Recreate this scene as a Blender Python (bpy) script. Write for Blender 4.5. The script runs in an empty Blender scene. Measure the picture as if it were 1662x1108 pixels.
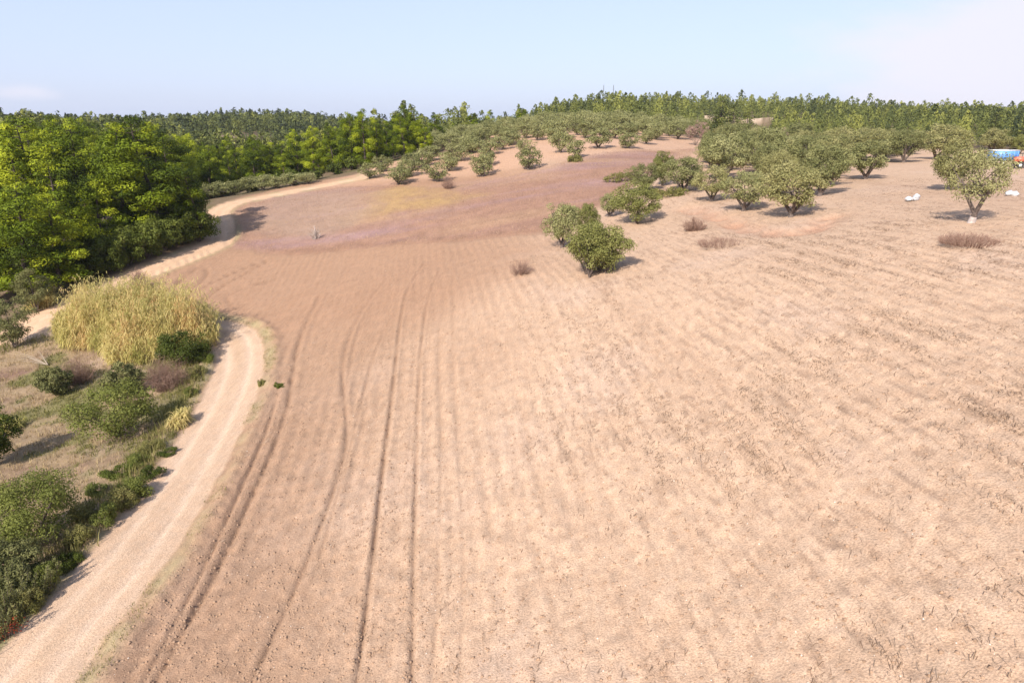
import bpy, math, random
import numpy as np
from mathutils import Vector

# ------------------------------------------------------------------ camera, world, sun, exposure
S = bpy.context.scene
C = S.collection
R = math.radians
CAM_H = 18.0
FPX = 1108.0                      # focal length in photo pixels (1662 wide)
PITCH = math.atan((554 - 200) / FPX)
cam_d = bpy.data.cameras.new('camera')
cam_d.sensor_width = 36.0
cam_d.lens = 24.0
cam_d.clip_start = 0.1
cam_d.clip_end = 12000
cam = bpy.data.objects.new('camera', cam_d)
C.objects.link(cam)
cam.location = (0, 0, CAM_H)
cam.rotation_euler = (R(90) - PITCH, 0, 0)
S.camera = cam

SUN_AZ = 27.0 + 180.0             # compass bearing of the sun measured from +Y towards +X
SUN_EL = 37.0
az, el = R(SUN_AZ), R(SUN_EL)
sun_dir = Vector((math.sin(az) * math.cos(el), math.cos(az) * math.cos(el), math.sin(el)))
sd = bpy.data.lights.new('sun', 'SUN')
sd.energy = 5.0
sd.angle = R(0.55)
sd.color = (1.0, 0.93, 0.84)
sun = bpy.data.objects.new('sun', sd)
C.objects.link(sun)
sun.rotation_euler = sun_dir.to_track_quat('Z', 'Y').to_euler()

W = bpy.data.worlds.new('World')
S.world = W
W.use_nodes = True
nt = W.node_tree
nt.nodes.clear()
def wn(t, **k):
    n = nt.nodes.new(t)
    for a, b in k.items(): setattr(n, a, b)
    return n
sky = wn('ShaderNodeTexSky', sky_type='NISHITA', sun_disc=False)
sky.sun_elevation = el
sky.sun_rotation = az
sky.altitude = 100
sky.air_density = 1.0
sky.dust_density = 1.6
sky.ozone_density = 1.2
tc = wn('ShaderNodeTexCoord')
def cloud_dir(u, v):
    c, s = math.cos(PITCH), math.sin(PITCH)
    x, y, z = (u - 831) / FPX, (c * FPX - s * (v - 554)) / FPX, -(s * FPX + c * (v - 554)) / FPX
    l = math.sqrt(x * x + y * y + z * z)
    return (x / l, y / l, z / l)
def cloud(cdir, sx, sz, scale, lo, hi, seedv):
    # soft cloud bank round a sky direction: elliptical falloff x wispy noise
    sub = wn('ShaderNodeVectorMath', operation='SUBTRACT'); sub.inputs[1].default_value = cdir
    nt.links.new(tc.outputs['Generated'], sub.inputs[0])
    mul = wn('ShaderNodeVectorMath', operation='MULTIPLY'); mul.inputs[1].default_value = (1 / sx, 1 / sx, 1 / sz)
    nt.links.new(sub.outputs[0], mul.inputs[0])
    ln = wn('ShaderNodeVectorMath', operation='LENGTH'); nt.links.new(mul.outputs[0], ln.inputs[0])
    fall = wn('ShaderNodeMapRange', interpolation_type='SMOOTHSTEP')
    fall.inputs[1].default_value = 0.0; fall.inputs[2].default_value = 1.0
    fall.inputs[3].default_value = 0.62; fall.inputs[4].default_value = -0.35
    nt.links.new(ln.outputs['Value'], fall.inputs[0])
    m2 = wn('ShaderNodeVectorMath', operation='MULTIPLY_ADD')
    m2.inputs[1].default_value = (1, 1, 3.2); m2.inputs[2].default_value = (seedv, seedv, 0)
    nt.links.new(tc.outputs['Generated'], m2.inputs[0])
    nz = wn('ShaderNodeTexNoise'); nz.inputs['Scale'].default_value = scale
    nz.inputs['Detail'].default_value = 7; nz.inputs['Roughness'].default_value = 0.55
    nz.inputs['Distortion'].default_value = 0.3
    nt.links.new(m2.outputs[0], nz.inputs['Vector'])
    add = wn('ShaderNodeMath', operation='ADD')
    nt.links.new(nz.outputs['Fac'], add.inputs[0]); nt.links.new(fall.outputs[0], add.inputs[1])
    mr = wn('ShaderNodeMapRange', interpolation_type='SMOOTHSTEP')
    mr.inputs[1].default_value = lo; mr.inputs[2].default_value = hi
    nt.links.new(add.outputs[0], mr.inputs[0])
    return mr.outputs[0]
SKY_STRENGTH = 0.15
c1 = cloud(cloud_dir(1720, 90), 0.48, 0.19, 4.5, 0.54, 0.96, 3.1)
c2 = cloud(cloud_dir(30, 150), 0.12, 0.03, 9.0, 0.80, 1.6, 7.7)
mx = wn('ShaderNodeMath', operation='MAXIMUM')
nt.links.new(c1, mx.inputs[0]); nt.links.new(c2, mx.inputs[1])
vm = wn('ShaderNodeMath', operation='MULTIPLY'); vm.inputs[1].default_value = 0.85
nt.links.new(mx.outputs[0], vm.inputs[0])
mix = wn('ShaderNodeMixRGB')
nt.links.new(vm.outputs[0], mix.inputs[0])
nt.links.new(sky.outputs[0], mix.inputs[1])
mix.inputs[2].default_value = (4.15, 4.02, 4.5, 1)
veil = wn('ShaderNodeMixRGB')                 # thin high haze that pales the whole sky
veil.inputs[0].default_value = 0.75
veil.inputs[2].default_value = (2.90, 3.27, 4.6, 1)
nt.links.new(sky.outputs[0], veil.inputs[1])
nt.links.new(veil.outputs[0], mix.inputs[1])
sxyz = wn('ShaderNodeSeparateXYZ'); nt.links.new(tc.outputs['Generated'], sxyz.inputs[0])
vfac = wn('ShaderNodeMapRange', interpolation_type='SMOOTHSTEP')          # the veil thins towards the zenith
vfac.inputs[1].default_value = 0.15; vfac.inputs[2].default_value = 0.95
vfac.inputs[3].default_value = 0.75; vfac.inputs[4].default_value = 0.12
nt.links.new(sxyz.outputs['Z'], vfac.inputs[0]); nt.links.new(vfac.outputs[0], veil.inputs[0])
bg = wn('ShaderNodeBackground'); bg.inputs['Strength'].default_value = SKY_STRENGTH
nt.links.new(mix.outputs[0], bg.inputs[0])
wo = wn('ShaderNodeOutputWorld')
nt.links.new(bg.outputs[0], wo.inputs[0])

S.view_settings.view_transform = 'Standard'
S.view_settings.look = 'None'
S.view_settings.gamma = 1.0
S.view_settings.use_curve_mapping = False
S.view_settings.exposure = 0.6
S.render.engine = 'CYCLES'
S.cycles.max_bounces = 5
S.cycles.diffuse_bounces = 2
S.cycles.transparent_max_bounces = 4
S.cycles.volume_bounces = 0

# ------------------------------------------------------------------ noise
def _h(ix, iy, s):
    n = (ix.astype(np.int64) * 374761393 + iy.astype(np.int64) * 668265263 + s * 974634777) & 0x7fffffff
    n = ((n ^ (n >> 13)) * 1274126177) & 0x7fffffff
    return ((n ^ (n >> 16)) & 0xffff) / 65535.0
def vnoise(x, y, s=0):
    xi = np.floor(x); yi = np.floor(y)
    fx = x - xi; fy = y - yi
    fx = fx * fx * (3 - 2 * fx); fy = fy * fy * (3 - 2 * fy)
    a = _h(xi, yi, s); b = _h(xi + 1, yi, s); c = _h(xi, yi + 1, s); d = _h(xi + 1, yi + 1, s)
    return (a * (1 - fx) + b * fx) * (1 - fy) + (c * (1 - fx) + d * fx) * fy
def fbm(x, y, s=0, o=4):
    t = 0; a = 1; n = 0
    for i in range(o):
        t = t + a * (vnoise(x, y, s + i * 17) - 0.5); n += a
        x = x * 2.03 + 5.1; y = y * 2.03 + 1.7; a *= 0.5
    return t / n * 2
def sst(a, b, x):
    t = np.clip((x - a) / (b - a), 0, 1)
    return t * t * (3 - 2 * t)

# ------------------------------------------------------------------ terrain: smooth surface through surveyed points
cp, sp = math.cos(PITCH), math.sin(PITCH)
def ray(u, v):
    v = v - 554.0
    return np.array([(u - 831.0) / FPX, (cp * FPX - sp * v) / FPX, -(sp * FPX + cp * v) / FPX])
ctrl = []
def cz(u, v, z):
    d = ray(u, v); t = (z - CAM_H) / d[2]; ctrl.append((d[0] * t, d[1] * t, z))
def cy(u, v, Y):
    d = ray(u, v); t = Y / d[1]; ctrl.append((d[0] * t, Y, CAM_H + d[2] * t))
for a in [(60,1050,0),(150,900,0),(330,700,0),(395,570,.3),(500,1050,.8),(831,1108,2.2),(1200,1108,4.0),(1662,1108,6.5),
          (500,800,1.0),(831,800,2.8),(1250,800,5.5),(1662,800,8.0),(500,600,1.3),(700,600,2.9),(831,554,4.5),(1100,554,6.4),
          (1400,554,8.5),(1662,554,9.8),(500,450,2.2),(700,450,4.3),(831,450,5.8),(960,448,6.8),(920,405,7.0),(1038,362,8.2),
          (1150,335,9.6),(1290,352,10.2),(1400,292,11.5),(1580,362,11.8),(1640,268,12.2),(1240,450,8.9),(1500,450,10.3),
          (380,400,2.5),(600,398,3.8),(740,388,5.2),(880,375,7.0),(200,455,1.0),(70,515,-.4),(345,345,4.2),(450,312,6.2),
          (580,290,8.2),(520,345,5),(700,330,7),(900,290,10),(1040,270,11.5),(1100,240,13.2),(785,285,9.4),
          (60,830,-1),(190,690,-1),(60,620,-2),(0,500,-1.8)]: cz(*a)
for a in [(965,242,133),(860,272,117),(1030,235,140),(900,205,205),(700,235,190),(640,262,150),(430,300,148),(350,320,122),
          (430,300,200)]: cy(*a)
ctrl += [(-180,600,16.5),(-300,600,11),(-120,600,9),(0,600,7),(-145,380,10.5),(-120,300,4),(-60,300,3),(-6,345,11),(-40,260,6),
         (-58,95,4.2),(-80,120,5),(-110,150,7),(-150,220,9),(-60,140,3),(-90,200,2.5),(-70,70,.5),(-50,45,-2.5),(-35,30,-2),
         (-28,22,-1.6),(-60,0,-2),(12,350,14.5),(21,350,19.5),(35,352,22.5),(51,355,24.5),(81,355,24.5),(112,350,22),(142,340,23),(175,325,20),(250,320,19),(60,230,16),
         (120,230,14),(120,150,12.5),(180,200,12.5),(250,250,14),(60,275,17.5),(0,900,8),(300,700,8),(-400,900,10),
         (0,-50,2),(-50,-50,-1),(50,-50,7),(0,0,2),(-20,0,0),(20,0,6.5),(0,-500,0),(500,0,6),(-500,0,4),(500,400,10),
         (-500,400,12),(0,2500,0),(2000,1500,0),(-2000,1500,0),(-2000,-1000,0),(2000,-1000,0),(110,320,19.5),(95,300,16)]
ctrl = np.array(ctrl)
def warp(x, y):
    r = np.hypot(x, y) + 1e-9
    k = np.log1p(r / 20.0) / r
    return x * k, y * k
cw = np.stack(warp(ctrl[:, 0], ctrl[:, 1]), 1)
def _U(d2): return 0.5 * d2 * np.log(d2 + 1e-12)
n_ = len(ctrl)
A = np.zeros((n_ + 3, n_ + 3))
A[:n_, :n_] = _U(((cw[:, None] - cw[None]) ** 2).sum(-1)) + np.eye(n_) * 0.004
A[:n_, n_] = 1; A[:n_, n_ + 1:] = cw
A[n_:, :n_] = A[:n_, n_:].T
wts = np.linalg.solve(A, np.concatenate([ctrl[:, 2], np.zeros(3)]))
def H0(x, y):
    x = np.asarray(x, float); y = np.asarray(y, float)
    wx, wy = warp(x, y)
    z = wts[n_] + wts[n_ + 1] * wx + wts[n_ + 2] * wy
    for i in range(n_):
        z = z + wts[i] * _U((wx - cw[i, 0]) ** 2 + (wy - cw[i, 1]) ** 2)
    r = np.hypot(x, y)
    z = z + fbm(x / 60, y / 60, 5, 3) * 2.2 * sst(160, 500, r) + fbm(x / 25, y / 25, 9, 3) * .5 * sst(60, 200, r)
    return z
TS = np.geomspace(8, 2500, 900)
def hit(u, v):
    """where the line of sight through a photo pixel meets the ground"""
    d = ray(u, v)
    P = d[None] * TS[:, None]
    dz = CAM_H + P[:, 2] - H0(P[:, 0], P[:, 1])
    k = np.argmax(dz < 0)
    if k == 0: k = len(TS) - 1
    a, b = TS[k - 1], TS[k]
    f = dz[k - 1] / (dz[k - 1] - dz[k] + 1e-12)
    t = a + (b - a) * min(max(f, 0), 1)
    return d[0] * t, d[1] * t
def hits(l): return [hit(u, v) for u, v in l]

# ---- outlines and lines of the land, as ground coordinates
def seg_dist(x, y, pts, closed=False):
    d = np.full(np.shape(x), 1e18); n = len(pts)
    for i in range(n if closed else n - 1):
        ax, ay = pts[i]; bx, by = pts[(i + 1) % n]
        ex, ey = bx - ax, by - ay
        t = np.clip(((x - ax) * ex + (y - ay) * ey) / (ex * ex + ey * ey + 1e-12), 0, 1)
        d = np.minimum(d, (x - ax - t * ex) ** 2 + (y - ay - t * ey) ** 2)
    return np.sqrt(d)
def sdf(x, y, pts):
    ins = np.zeros(np.shape(x), bool); n = len(pts)
    for i in range(n):
        ax, ay = pts[i]; bx, by = pts[(i + 1) % n]
        c = ((ay > y) != (by > y)) & (x < (bx - ax) * (y - ay) / (by - ay + 1e-12) + ax)
        ins ^= c
    d = seg_dist(x, y, pts, True)
    return np.where(ins, d, -d)
def smooth(pts, k=8):
    pts = np.array(pts); P = np.vstack([2 * pts[0] - pts[1], pts, 2 * pts[-1] - pts[-2]]); o = []
    for i in range(1, len(P) - 2):
        for j in range(k):
            t = j / k
            o.append(.5 * ((2 * P[i]) + (-P[i-1] + P[i+1]) * t + (2*P[i-1] - 5*P[i] + 4*P[i+1] - P[i+2]) * t*t
                           + (-P[i-1] + 3*P[i] - 3*P[i+1] + P[i+2]) * t**3))
    o.append(P[-2]); return [tuple(p) for p in o]

ROAD1 = smooth([(-15.5, 4), (-15.8, 12)] + hits([(60,1075),(210,900),(318,740),(372,640),(388,580),(375,545)]) + [(-29, 60.5), (-36, 62), (-43, 62.5), (-50, 62)], 6)
ROAD2 = smooth([(-70, 48)] + hits([(0,548),(60,514),(185,462),(290,422),(352,392),(356,362),(352,345),(385,328),(450,315),(520,302),(580,290)]) + [hit(600, 284), (-30, 160)], 6)
LOOPR = [(-50, 62)] + hits([(100, 500)])
MEADOW = hits([(372,398),(430,409),(500,411),(600,402),(740,390),(880,377),(950,350),(990,322),(1060,280),(1120,262),(1130,240),(1060,243),
               (960,250),(880,272),(830,282),(740,300),(700,303),(600,300),(555,302),(450,320),(400,332),(380,350),(375,375)])
YELLOW = hits([(598,318),(650,305),(760,308),(775,318),(720,330),(650,345),(615,360),(590,350)])
PALE = hits([(395,340),(470,318),(560,305),(600,320),(590,350),(540,385),(470,385),(400,370)])
SCRUB = [(-80, 5), (-17.5, 5)] + hits([(15,1060),(130,930),(235,790),(300,690),(348,590),(352,550)]) + hits([(330,500),(255,468),(185,475),(90,518),(20,556)]) + [(-80, 52)]
WOOD = hits([(0,540),(60,504),(160,460),(250,420),(335,385),(338,345),(390,320),(450,307),(575,283),(640,262),(735,250),(760,232),(830,215),(900,203),
             (1000,205),(1130,225),(1180,232),(1360,232),(1480,240),(1662,245)]) + [(3000, 700), (3000, 3500), (-3000, 3500), (-3000, 40), (-85, 45)]
CLEAR1 = [(-170, 395), (-128, 395), (-118, 350), (-150, 335)]
CLEAR2 = hits([(1130,262),(1340,262)])
BARE = hits([(120,378),(130,352),(180,348),(185,375)])
TRACKS = [(smooth(hits(p), 5), w, d) for p, w, d in [
    ([(575,1140),(588,1040),(602,930),(618,790),(632,680),(642,590),(650,520),(662,470),(690,425)], .11, .13),
    ([(668,1140),(670,1020),(672,880),(676,740),(679,640),(684,560),(694,490),(712,440)], .10, .10),
    ([(235,1140),(300,1020),(360,910),(415,790),(450,710),(468,650),(476,600),(490,540),(520,480)], .22, .16),
    ([(215,1140),(280,1020),(340,905),(400,775),(432,700),(448,650)], .12, .10),
    ([(390,1140),(440,1040),(490,930),(540,800),(562,720),(560,660),(556,600),(566,550),(590,500),(630,450)], .16, .10),
    ([(520,900),(560,760),(600,600),(622,540)], .10, .06),
    ([(222,462),(262,440),(312,419),(345,405)], .22, .16),
    ([(283,470),(294,455),(320,436),(337,440),(328,455),(305,470)], .30, .12),
    ([(302,481),(330,466),(365,449),(400,434),(429,423)], .30, .14),
    ([(331,489),(344,476),(365,462),(392,447),(415,434),(439,422)], .30, .18),
    ([(300,483),(284,472),(285,462),(300,446),(318,436)], .30, .12),
    ([(372,492),(368,482),(385,472),(420,460),(450,455)], .30, .08),
    ([(250,468),(246,462),(262,452),(285,440)], .14, .10),
    ([(560,640),(575,560),(600,500),(640,455)], .12, .05),
    ([(700,1140),(712,900),(716,700),(712,560),(722,470)], .14, .04),
    ([(745,1140),(752,900),(742,700),(735,560),(735,440)], .14, .04),
]]
BANK = hits([(1120,338),(1165,352),(1215,370),(1255,378),(1310,374),(1350,352)])
ROW_AZ = R(-7.2)
def rowcoord(x, y):
    return x * math.cos(ROW_AZ) - y * math.sin(ROW_AZ), x * math.sin(ROW_AZ) + y * math.cos(ROW_AZ)

def survey(x, y, colour=True):
    """height and soil colour of the ground"""
    r = np.hypot(x, y)
    z = H0(x, y)
    n1 = fbm(x / 6, y / 6, 21, 4); n2 = fbm(x / 1.2, y / 1.2, 31, 3); n3 = fbm(x / .35, y / .35, 41, 3)
    n3 = n3 * (1 - sst(28, 65, r)); n2 = n2 * (1 - .8 * sst(80, 160, r))
    near = 1 - sst(70, 140, r)
    d1 = seg_dist(x, y, ROAD1); d2 = seg_dist(x, y, ROAD2); d3 = seg_dist(x, y, LOOPR)
    e = n2 * .2 + n1 * .22
    r1 = sst(2.1, 1.75, d1 + e); r2 = sst(2.3, 1.7, d2 + e * .8); r3 = sst(2.2, 1.6, d3 + e)
    road = np.maximum(np.maximum(r1, r2), r3)
    dr = np.minimum(np.minimum(d1, d2), d3)
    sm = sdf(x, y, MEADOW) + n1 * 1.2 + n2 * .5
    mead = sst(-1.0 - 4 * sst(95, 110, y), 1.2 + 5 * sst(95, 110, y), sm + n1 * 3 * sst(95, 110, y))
    ss = sdf(x, y, SCRUB) + n2 * .4 + n1 * .4
    scrub = sst(-.3, .4, ss)
    sw = sdf(x, y, WOOD) + n1 * 1.5
    wood = sst(-1.5, 1.5, sw)
    c1m = sst(-6, 3, sdf(x, y, CLEAR1) + n1 * 4)
    bare = sst(-.8, .8, sdf(x, y, BARE) + n1)
    field = (1 - road) * (1 - mead) * (1 - scrub) * (1 - wood)
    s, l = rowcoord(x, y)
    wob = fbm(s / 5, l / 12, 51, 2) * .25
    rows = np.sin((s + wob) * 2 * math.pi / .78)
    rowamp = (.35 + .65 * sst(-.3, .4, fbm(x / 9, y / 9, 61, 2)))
    # relief
    clod = np.maximum(n3, -.2) * .045 + n2 * .035
    z = z + field * near * (clod + rows * .028 * rowamp) + mead * n2 * .05
    z = z + (1 - road) * scrub * (n2 * .12 + n1 * .25)
    z = z - sst(.9, 0, np.abs(sm)) * .15 * (1 - wood) * (1 - scrub)
    # the drying bank where field meets track: a low ridge of turned soil
    ridge = np.exp(-((dr - 2.9) / .45) ** 2) * (1 - scrub) * (1 - wood)
    z = z + ridge * (.16 + n2 * .1) * near
    ditch = np.exp(-((dr - 2.7) / .5) ** 2) * scrub
    z = z + ditch * (.12 + .2 * n2)
    rut = np.exp(-((dr - .85) / .28) ** 2)
    z = z * 1.0 - road * (rut * .05 + .06) + road * n3 * .008
    tr = np.zeros_like(x); trc = np.zeros_like(x)
    for pts, w, dep in TRACKS:
        dd = seg_dist(x, y, pts)
        wq = w * .46 * (1 + .5 * n3 + .3 * n2) + .0012 * r
        g = np.exp(-((dd + n3 * .03) / wq) ** 2) * np.clip(.8 + .7 * n2 + .6 * n3, .35, 1.1) * (.35 + .65 * sst(62, 42, y) + .65 * sst(-20, -26, x) * sst(54, 64, y))
        z = z - g * dep * (1 + .5 * n3) + np.exp(-((dd - 2.2 * w) / (w)) ** 2) * dep * .3
        tr = np.maximum(tr, g * min(1, dep / .12)); 
    # eroded bank below the olives on the right
    bd = seg_dist(x, y, BANK); bank = np.exp(-(bd / 1.3) ** 2) * (1 - mead)
    z = z - bank * (.35 + .35 * n2 + .3 * n3)
    # cliffs far right
    cl = np.clip(np.exp(-((x - 95) / 15) ** 2) + n1 * .6, 0, 1) * sst(70, 80, x) * sst(125, 115, x) * sst(-1, 1, (y - 300 + n1 * 5) / 3.0) * sst(318, 308, y)
    z = z + cl * 3.2
    if not colour: return z
    def c(a): return np.array(a)[None, :]
    def mixc(A_, B_, m): return A_ * (1 - m[:, None]) + B_ * m[:, None]
    N = len(x)
    col = np.repeat(c((.56, .395, .265)), N, 0)
    big = fbm(x / 14, y / 14, 71, 3)
    left = sst(1.0, -1.0, (x - (-6 + y * .02)) / 7 + big * .8)
    col = mixc(col, c((.385, .245, .152)), np.clip(left * .9, 0, 1))
    farf = sst(60, 75, y) * sst(5, -5, x)
    col = mixc(col, c((.55, .375, .24)), farf * .6)
    midb = sst(46, 60, y + n1 * 4) * sst(12, -6, x + n1 * 3)
    col = mixc(col, c((.40, .245, .15)), midb * .9)
    streak = fbm(s / .5, l / 7, 81, 3)
    patch = sst(.05, .5, fbm(x / 5, y / 7, 91, 3))
    col = mixc(col, c((.58, .44, .34)), patch * .28 * (1 - .8 * midb) * (1 - .7 * left))
    col = mixc(col, c((.37, .24, .15)), np.clip(streak * 1.2, 0, 1) * .2)
    dash = sst(.3, .5, fbm(s / .17, l / 1.1, 85, 2)) * sst(-4, 10, x + n1 * 6) * (1 - sst(60, 90, r))
    col = mixc(col, c((.27, .18, .12)), dash * .5)
    bands = fbm(s / 3.2, l / 45, 83, 3)
    col = mixc(col, c((.40, .26, .165)), np.clip(bands * 1.8, 0, 1) * .25 * (1 - sst(80, 110, y)))
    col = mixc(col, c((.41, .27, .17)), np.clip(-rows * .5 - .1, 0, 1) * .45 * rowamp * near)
    col = col * (1 + .06 * n2 + .2 * n3)[:, None]
    col = mixc(col, c((.47, .27, .17)), np.clip(bank * (.8 + n2), 0, 1) * .75)
    # meadow
    m_ = np.repeat(c((.385, .24, .175)), N, 0)
    m_ = mixc(m_, c((.40, .27, .27)), sst(-.1, .5, fbm(x / 20, y / 4, 101, 5)) * .75)
    m_ = mixc(m_, c((.46, .31, .20)), sst(-.1, .45, fbm(x / 14, y / 6, 111, 5)) * .6)
    m_ = mixc(m_, c((.30, .20, .19)), sst(.1, .7, fbm(x / 15, y / 2.5, 121, 4)) * .55)
    yl = sst(-4, 3, sdf(x, y, YELLOW) + n1 * 4)
    m_ = mixc(m_, c((.47, .325, .155)), yl * np.clip(.7 + n1 * .9 + n2 * .6, 0, 1) * .95)
    pl = sst(-4, 3, sdf(x, y, PALE) + n1 * 4)
    m_ = mixc(m_, c((.42, .31, .24)), pl * .7)
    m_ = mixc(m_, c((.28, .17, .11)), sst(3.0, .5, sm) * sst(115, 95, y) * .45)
    m_ = m_ * (1 + .18 * n2 + .12 * n3)[:, None]
    m_ = m_ * np.array([[.90, .86, .80]])
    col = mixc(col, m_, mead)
    # orchard soil (reddish)
    orch = sst(118, 126, y + n1 * 3) * sst(48, 40, x) * sst(-36, -28, x) * (1 - mead)
    col = mixc(col, c((.55, .355, .23)), orch * .8)
    # scrub floor
    s_ = np.repeat(c((.34, .25, .15)), N, 0)
    s_ = mixc(s_, c((.24, .155, .11)), sst(.0, .6, fbm(x / 3, y / 3, 131, 4)))
    s_ = mixc(s_, c((.17, .18, .06)), sst(.05, .4, fbm(x / 4, y / 4, 141, 4)) * .7)
    s_ = mixc(s_, c((.40, .29, .21)), sst(.2, .6, fbm(x / 5, y / 5, 151, 3)) * .7)
    s_ = s_ * (1 + .35 * n3)[:, None]
    col = mixc(col, s_, scrub)
    w_ = np.repeat(c((.19, .14, .085)), N, 0)
    w_ = mixc(w_, c((.13, .13, .05)), sst(0, .5, fbm(x / 8, y / 8, 161, 4)))
    w_ = mixc(w_, c((.36, .25, .18)), sst(.35, .6, fbm(x / 14, y / 14, 171, 4)) * .6)
    col = mixc(col, w_, wood)
    col = mixc(col, c((.46, .33, .27)), np.maximum(c1m, bare) * .9)
    col = mixc(col, c((.62, .48, .34)), np.clip(cl * 1.5 * sst(296, 300, y) * sst(-.25, .15, fbm(x / 3, y / 9, 87, 3)), 0, 1))
    # track surface, grass strip beside it
    verge = np.exp(-((dr - 2.35) / .5) ** 2) * (1 - wood)
    col = mixc(col, c((.41, .36, .19)), verge * np.clip(.6 + n1 + n2 * .6, 0, 1) * .7)
    rc = np.repeat(c((.57, .47, .36)), N, 0)
    rc = mixc(rc, c((.66, .57, .46)), rut * .8)
    rc = mixc(rc, c((.47, .38, .26)), np.clip(np.exp(-(dr / .3) ** 2) * (.4 + n1), 0, 1) * .45)
    rc = mixc(rc, c((.66, .50, .34)), r2 * .55)
    rc = rc * (1 + .05 * n2 + .03 * n3)[:, None]
    rc = rc * np.array([[1.02, .88, .77]])
    col = mixc(col, rc, road)
    col = mixc(col, c((.19, .115, .07)), np.clip(tr, 0, 1) * .52 * (1 - road))
    reg = np.zeros(N, int)          # 0 field 1 road 2 meadow 3 scrubland 4 wooded hills
    reg[mead > .5] = 2; reg[scrub > .5] = 3; reg[wood > .5] = 4
    reg[(road > .5)] = 1
    col = col * np.array([[.84, .83, .865]])
    return z, np.clip(col, .01, .9), reg

# ------------------------------------------------------------------ mesh helpers
def make_mesh(name, V, F4=None, F3=None, mats=(), mi=None, attrs=None, smooth_=False):
    me = bpy.data.meshes.new(name)
    V = np.asarray(V, np.float32)
    n4 = 0 if F4 is None else len(F4); n3 = 0 if F3 is None else len(F3)
    me.vertices.add(len(V)); me.vertices.foreach_set('co', V.ravel())
    loops = []
    if n4: loops.append(np.asarray(F4, np.int32).ravel())
    if n3: loops.append(np.asarray(F3, np.int32).ravel())
    loops = np.concatenate(loops)
    me.loops.add(len(loops)); me.loops.foreach_set('vertex_index', loops)
    st = np.concatenate([np.arange(n4) * 4, n4 * 4 + np.arange(n3) * 3]).astype(np.int32)
    me.polygons.add(n4 + n3); me.polygons.foreach_set('loop_start', st)
    for m in mats: me.materials.append(m)
    if mi is not None: me.polygons.foreach_set('material_index', np.asarray(mi, np.int32))
    if smooth_: me.polygons.foreach_set('use_smooth', np.ones(n4 + n3, bool))
    for k, a in (attrs or {}).items():
        a = np.asarray(a, np.float32)
        if a.ndim == 1:
            at = me.attributes.new(k, 'FLOAT', 'POINT'); at.data.foreach_set('value', a)
        else:
            at = me.attributes.new(k, 'FLOAT_COLOR', 'POINT')
            at.data.foreach_set('color', np.concatenate([a, np.ones((len(a), 1), np.float32)], 1).ravel())
    me.update(calc_edges=True)
    me.validate()
    return me
def link(name, data, parent=None, loc=None, rz=0, sc=1.0, **props):
    o = bpy.data.objects.new(name, data); C.objects.link(o)
    if parent: o.parent = parent
    if loc is not None: o.location = loc
    o.rotation_euler = (0, 0, rz)
    if sc != 1.0: o.scale = (sc, sc, sc) if not isinstance(sc, tuple) else sc
    for k, v in props.items():
        if v is not None: o[k] = v
    return o
class Geo:
    def __init__(s): s.V = []; s.F = []; s.T = []; s.n = 0; s.M = []
    def add(s, V, F, t=0.5, m=0):
        V = np.asarray(V, float); F = np.asarray(F, int)
        s.V.append(V); s.F.append(F + s.n); s.n += len(V)
        s.T.append(np.full(len(V), t) if np.isscalar(t) else np.asarray(t)); s.M.append(np.full(len(F), m))
    def arr(s): return np.concatenate(s.V), np.concatenate(s.F), np.concatenate(s.T), np.concatenate(s.M)
    def mesh(s, name, mats, smooth_=False):
        V, F, T, M = s.arr()
        return make_mesh(name, V, F4=F, mats=mats, mi=M, attrs={'tint': T}, smooth_=smooth_)
def unit(a): return a / (np.linalg.norm(a, axis=-1, keepdims=True) + 1e-9)
def leaves(rng, P, Nn, a, b, droop=0.0):
    """small diamond leaves at P facing about Nn"""
    n = len(P)
    r = unit(rng.normal(size=(n, 3)))
    t = unit(np.cross(Nn, r)); s_ = np.cross(Nn, t)
    t[:, 2] -= droop; 
    aa = a * rng.uniform(.6, 1.3, (n, 1)); bb = b * rng.uniform(.6, 1.3, (n, 1))
    V = np.stack([P + t * aa, P + s_ * bb, P - t * aa, P - s_ * bb], 1).reshape(-1, 3)
    F = np.arange(n * 4).reshape(-1, 4)
    return V, F
def tube(pts, rad, sides=6):
    pts = np.asarray(pts, float); n = len(pts); rad = np.broadcast_to(rad, (n,))
    d = unit(np.gradient(pts, axis=0))
    ref = np.array([0.3, .9, .1]); u = unit(np.cross(d, ref)); w = np.cross(d, u)
    a = np.arange(sides) * 2 * math.pi / sides
    V = (pts[:, None] + (u[:, None] * np.cos(a)[None, :, None] + w[:, None] * np.sin(a)[None, :, None]) * rad[:, None, None]).reshape(-1, 3)
    F = []
    for i in range(n - 1):
        for j in range(sides):
            k = (j + 1) % sides
            F.append((i*sides+j, i*sides+k, (i+1)*sides+k, (i+1)*sides+j))
    return V, np.array(F)
def clumps(g, rng, C_, rad, nl, a, b, flat=.7, up=.35, tint=.5, tv=.25, mi=0, jit=.5):
    for c, r in zip(C_, rad):
        k = max(4, int(nl * (r / np.mean(rad)) ** 2))
        d = rng.normal(size=(k, 3)); d[:, 2] += up; d = unit(d)
        P = c + d * (r * rng.uniform(.55, 1.05, (k, 1))) * np.array([1, 1, flat])
        nn = unit(d + rng.normal(size=(k, 3)) * jit + np.array([0, 0, .25]))
        V, F = leaves(rng, P, nn, a, b)
        t0 = tint + rng.uniform(-tv, tv)
        g.add(V, F, np.clip(t0 + np.repeat(rng.uniform(-.12, .12, k), 4), 0, 1), mi)

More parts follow.
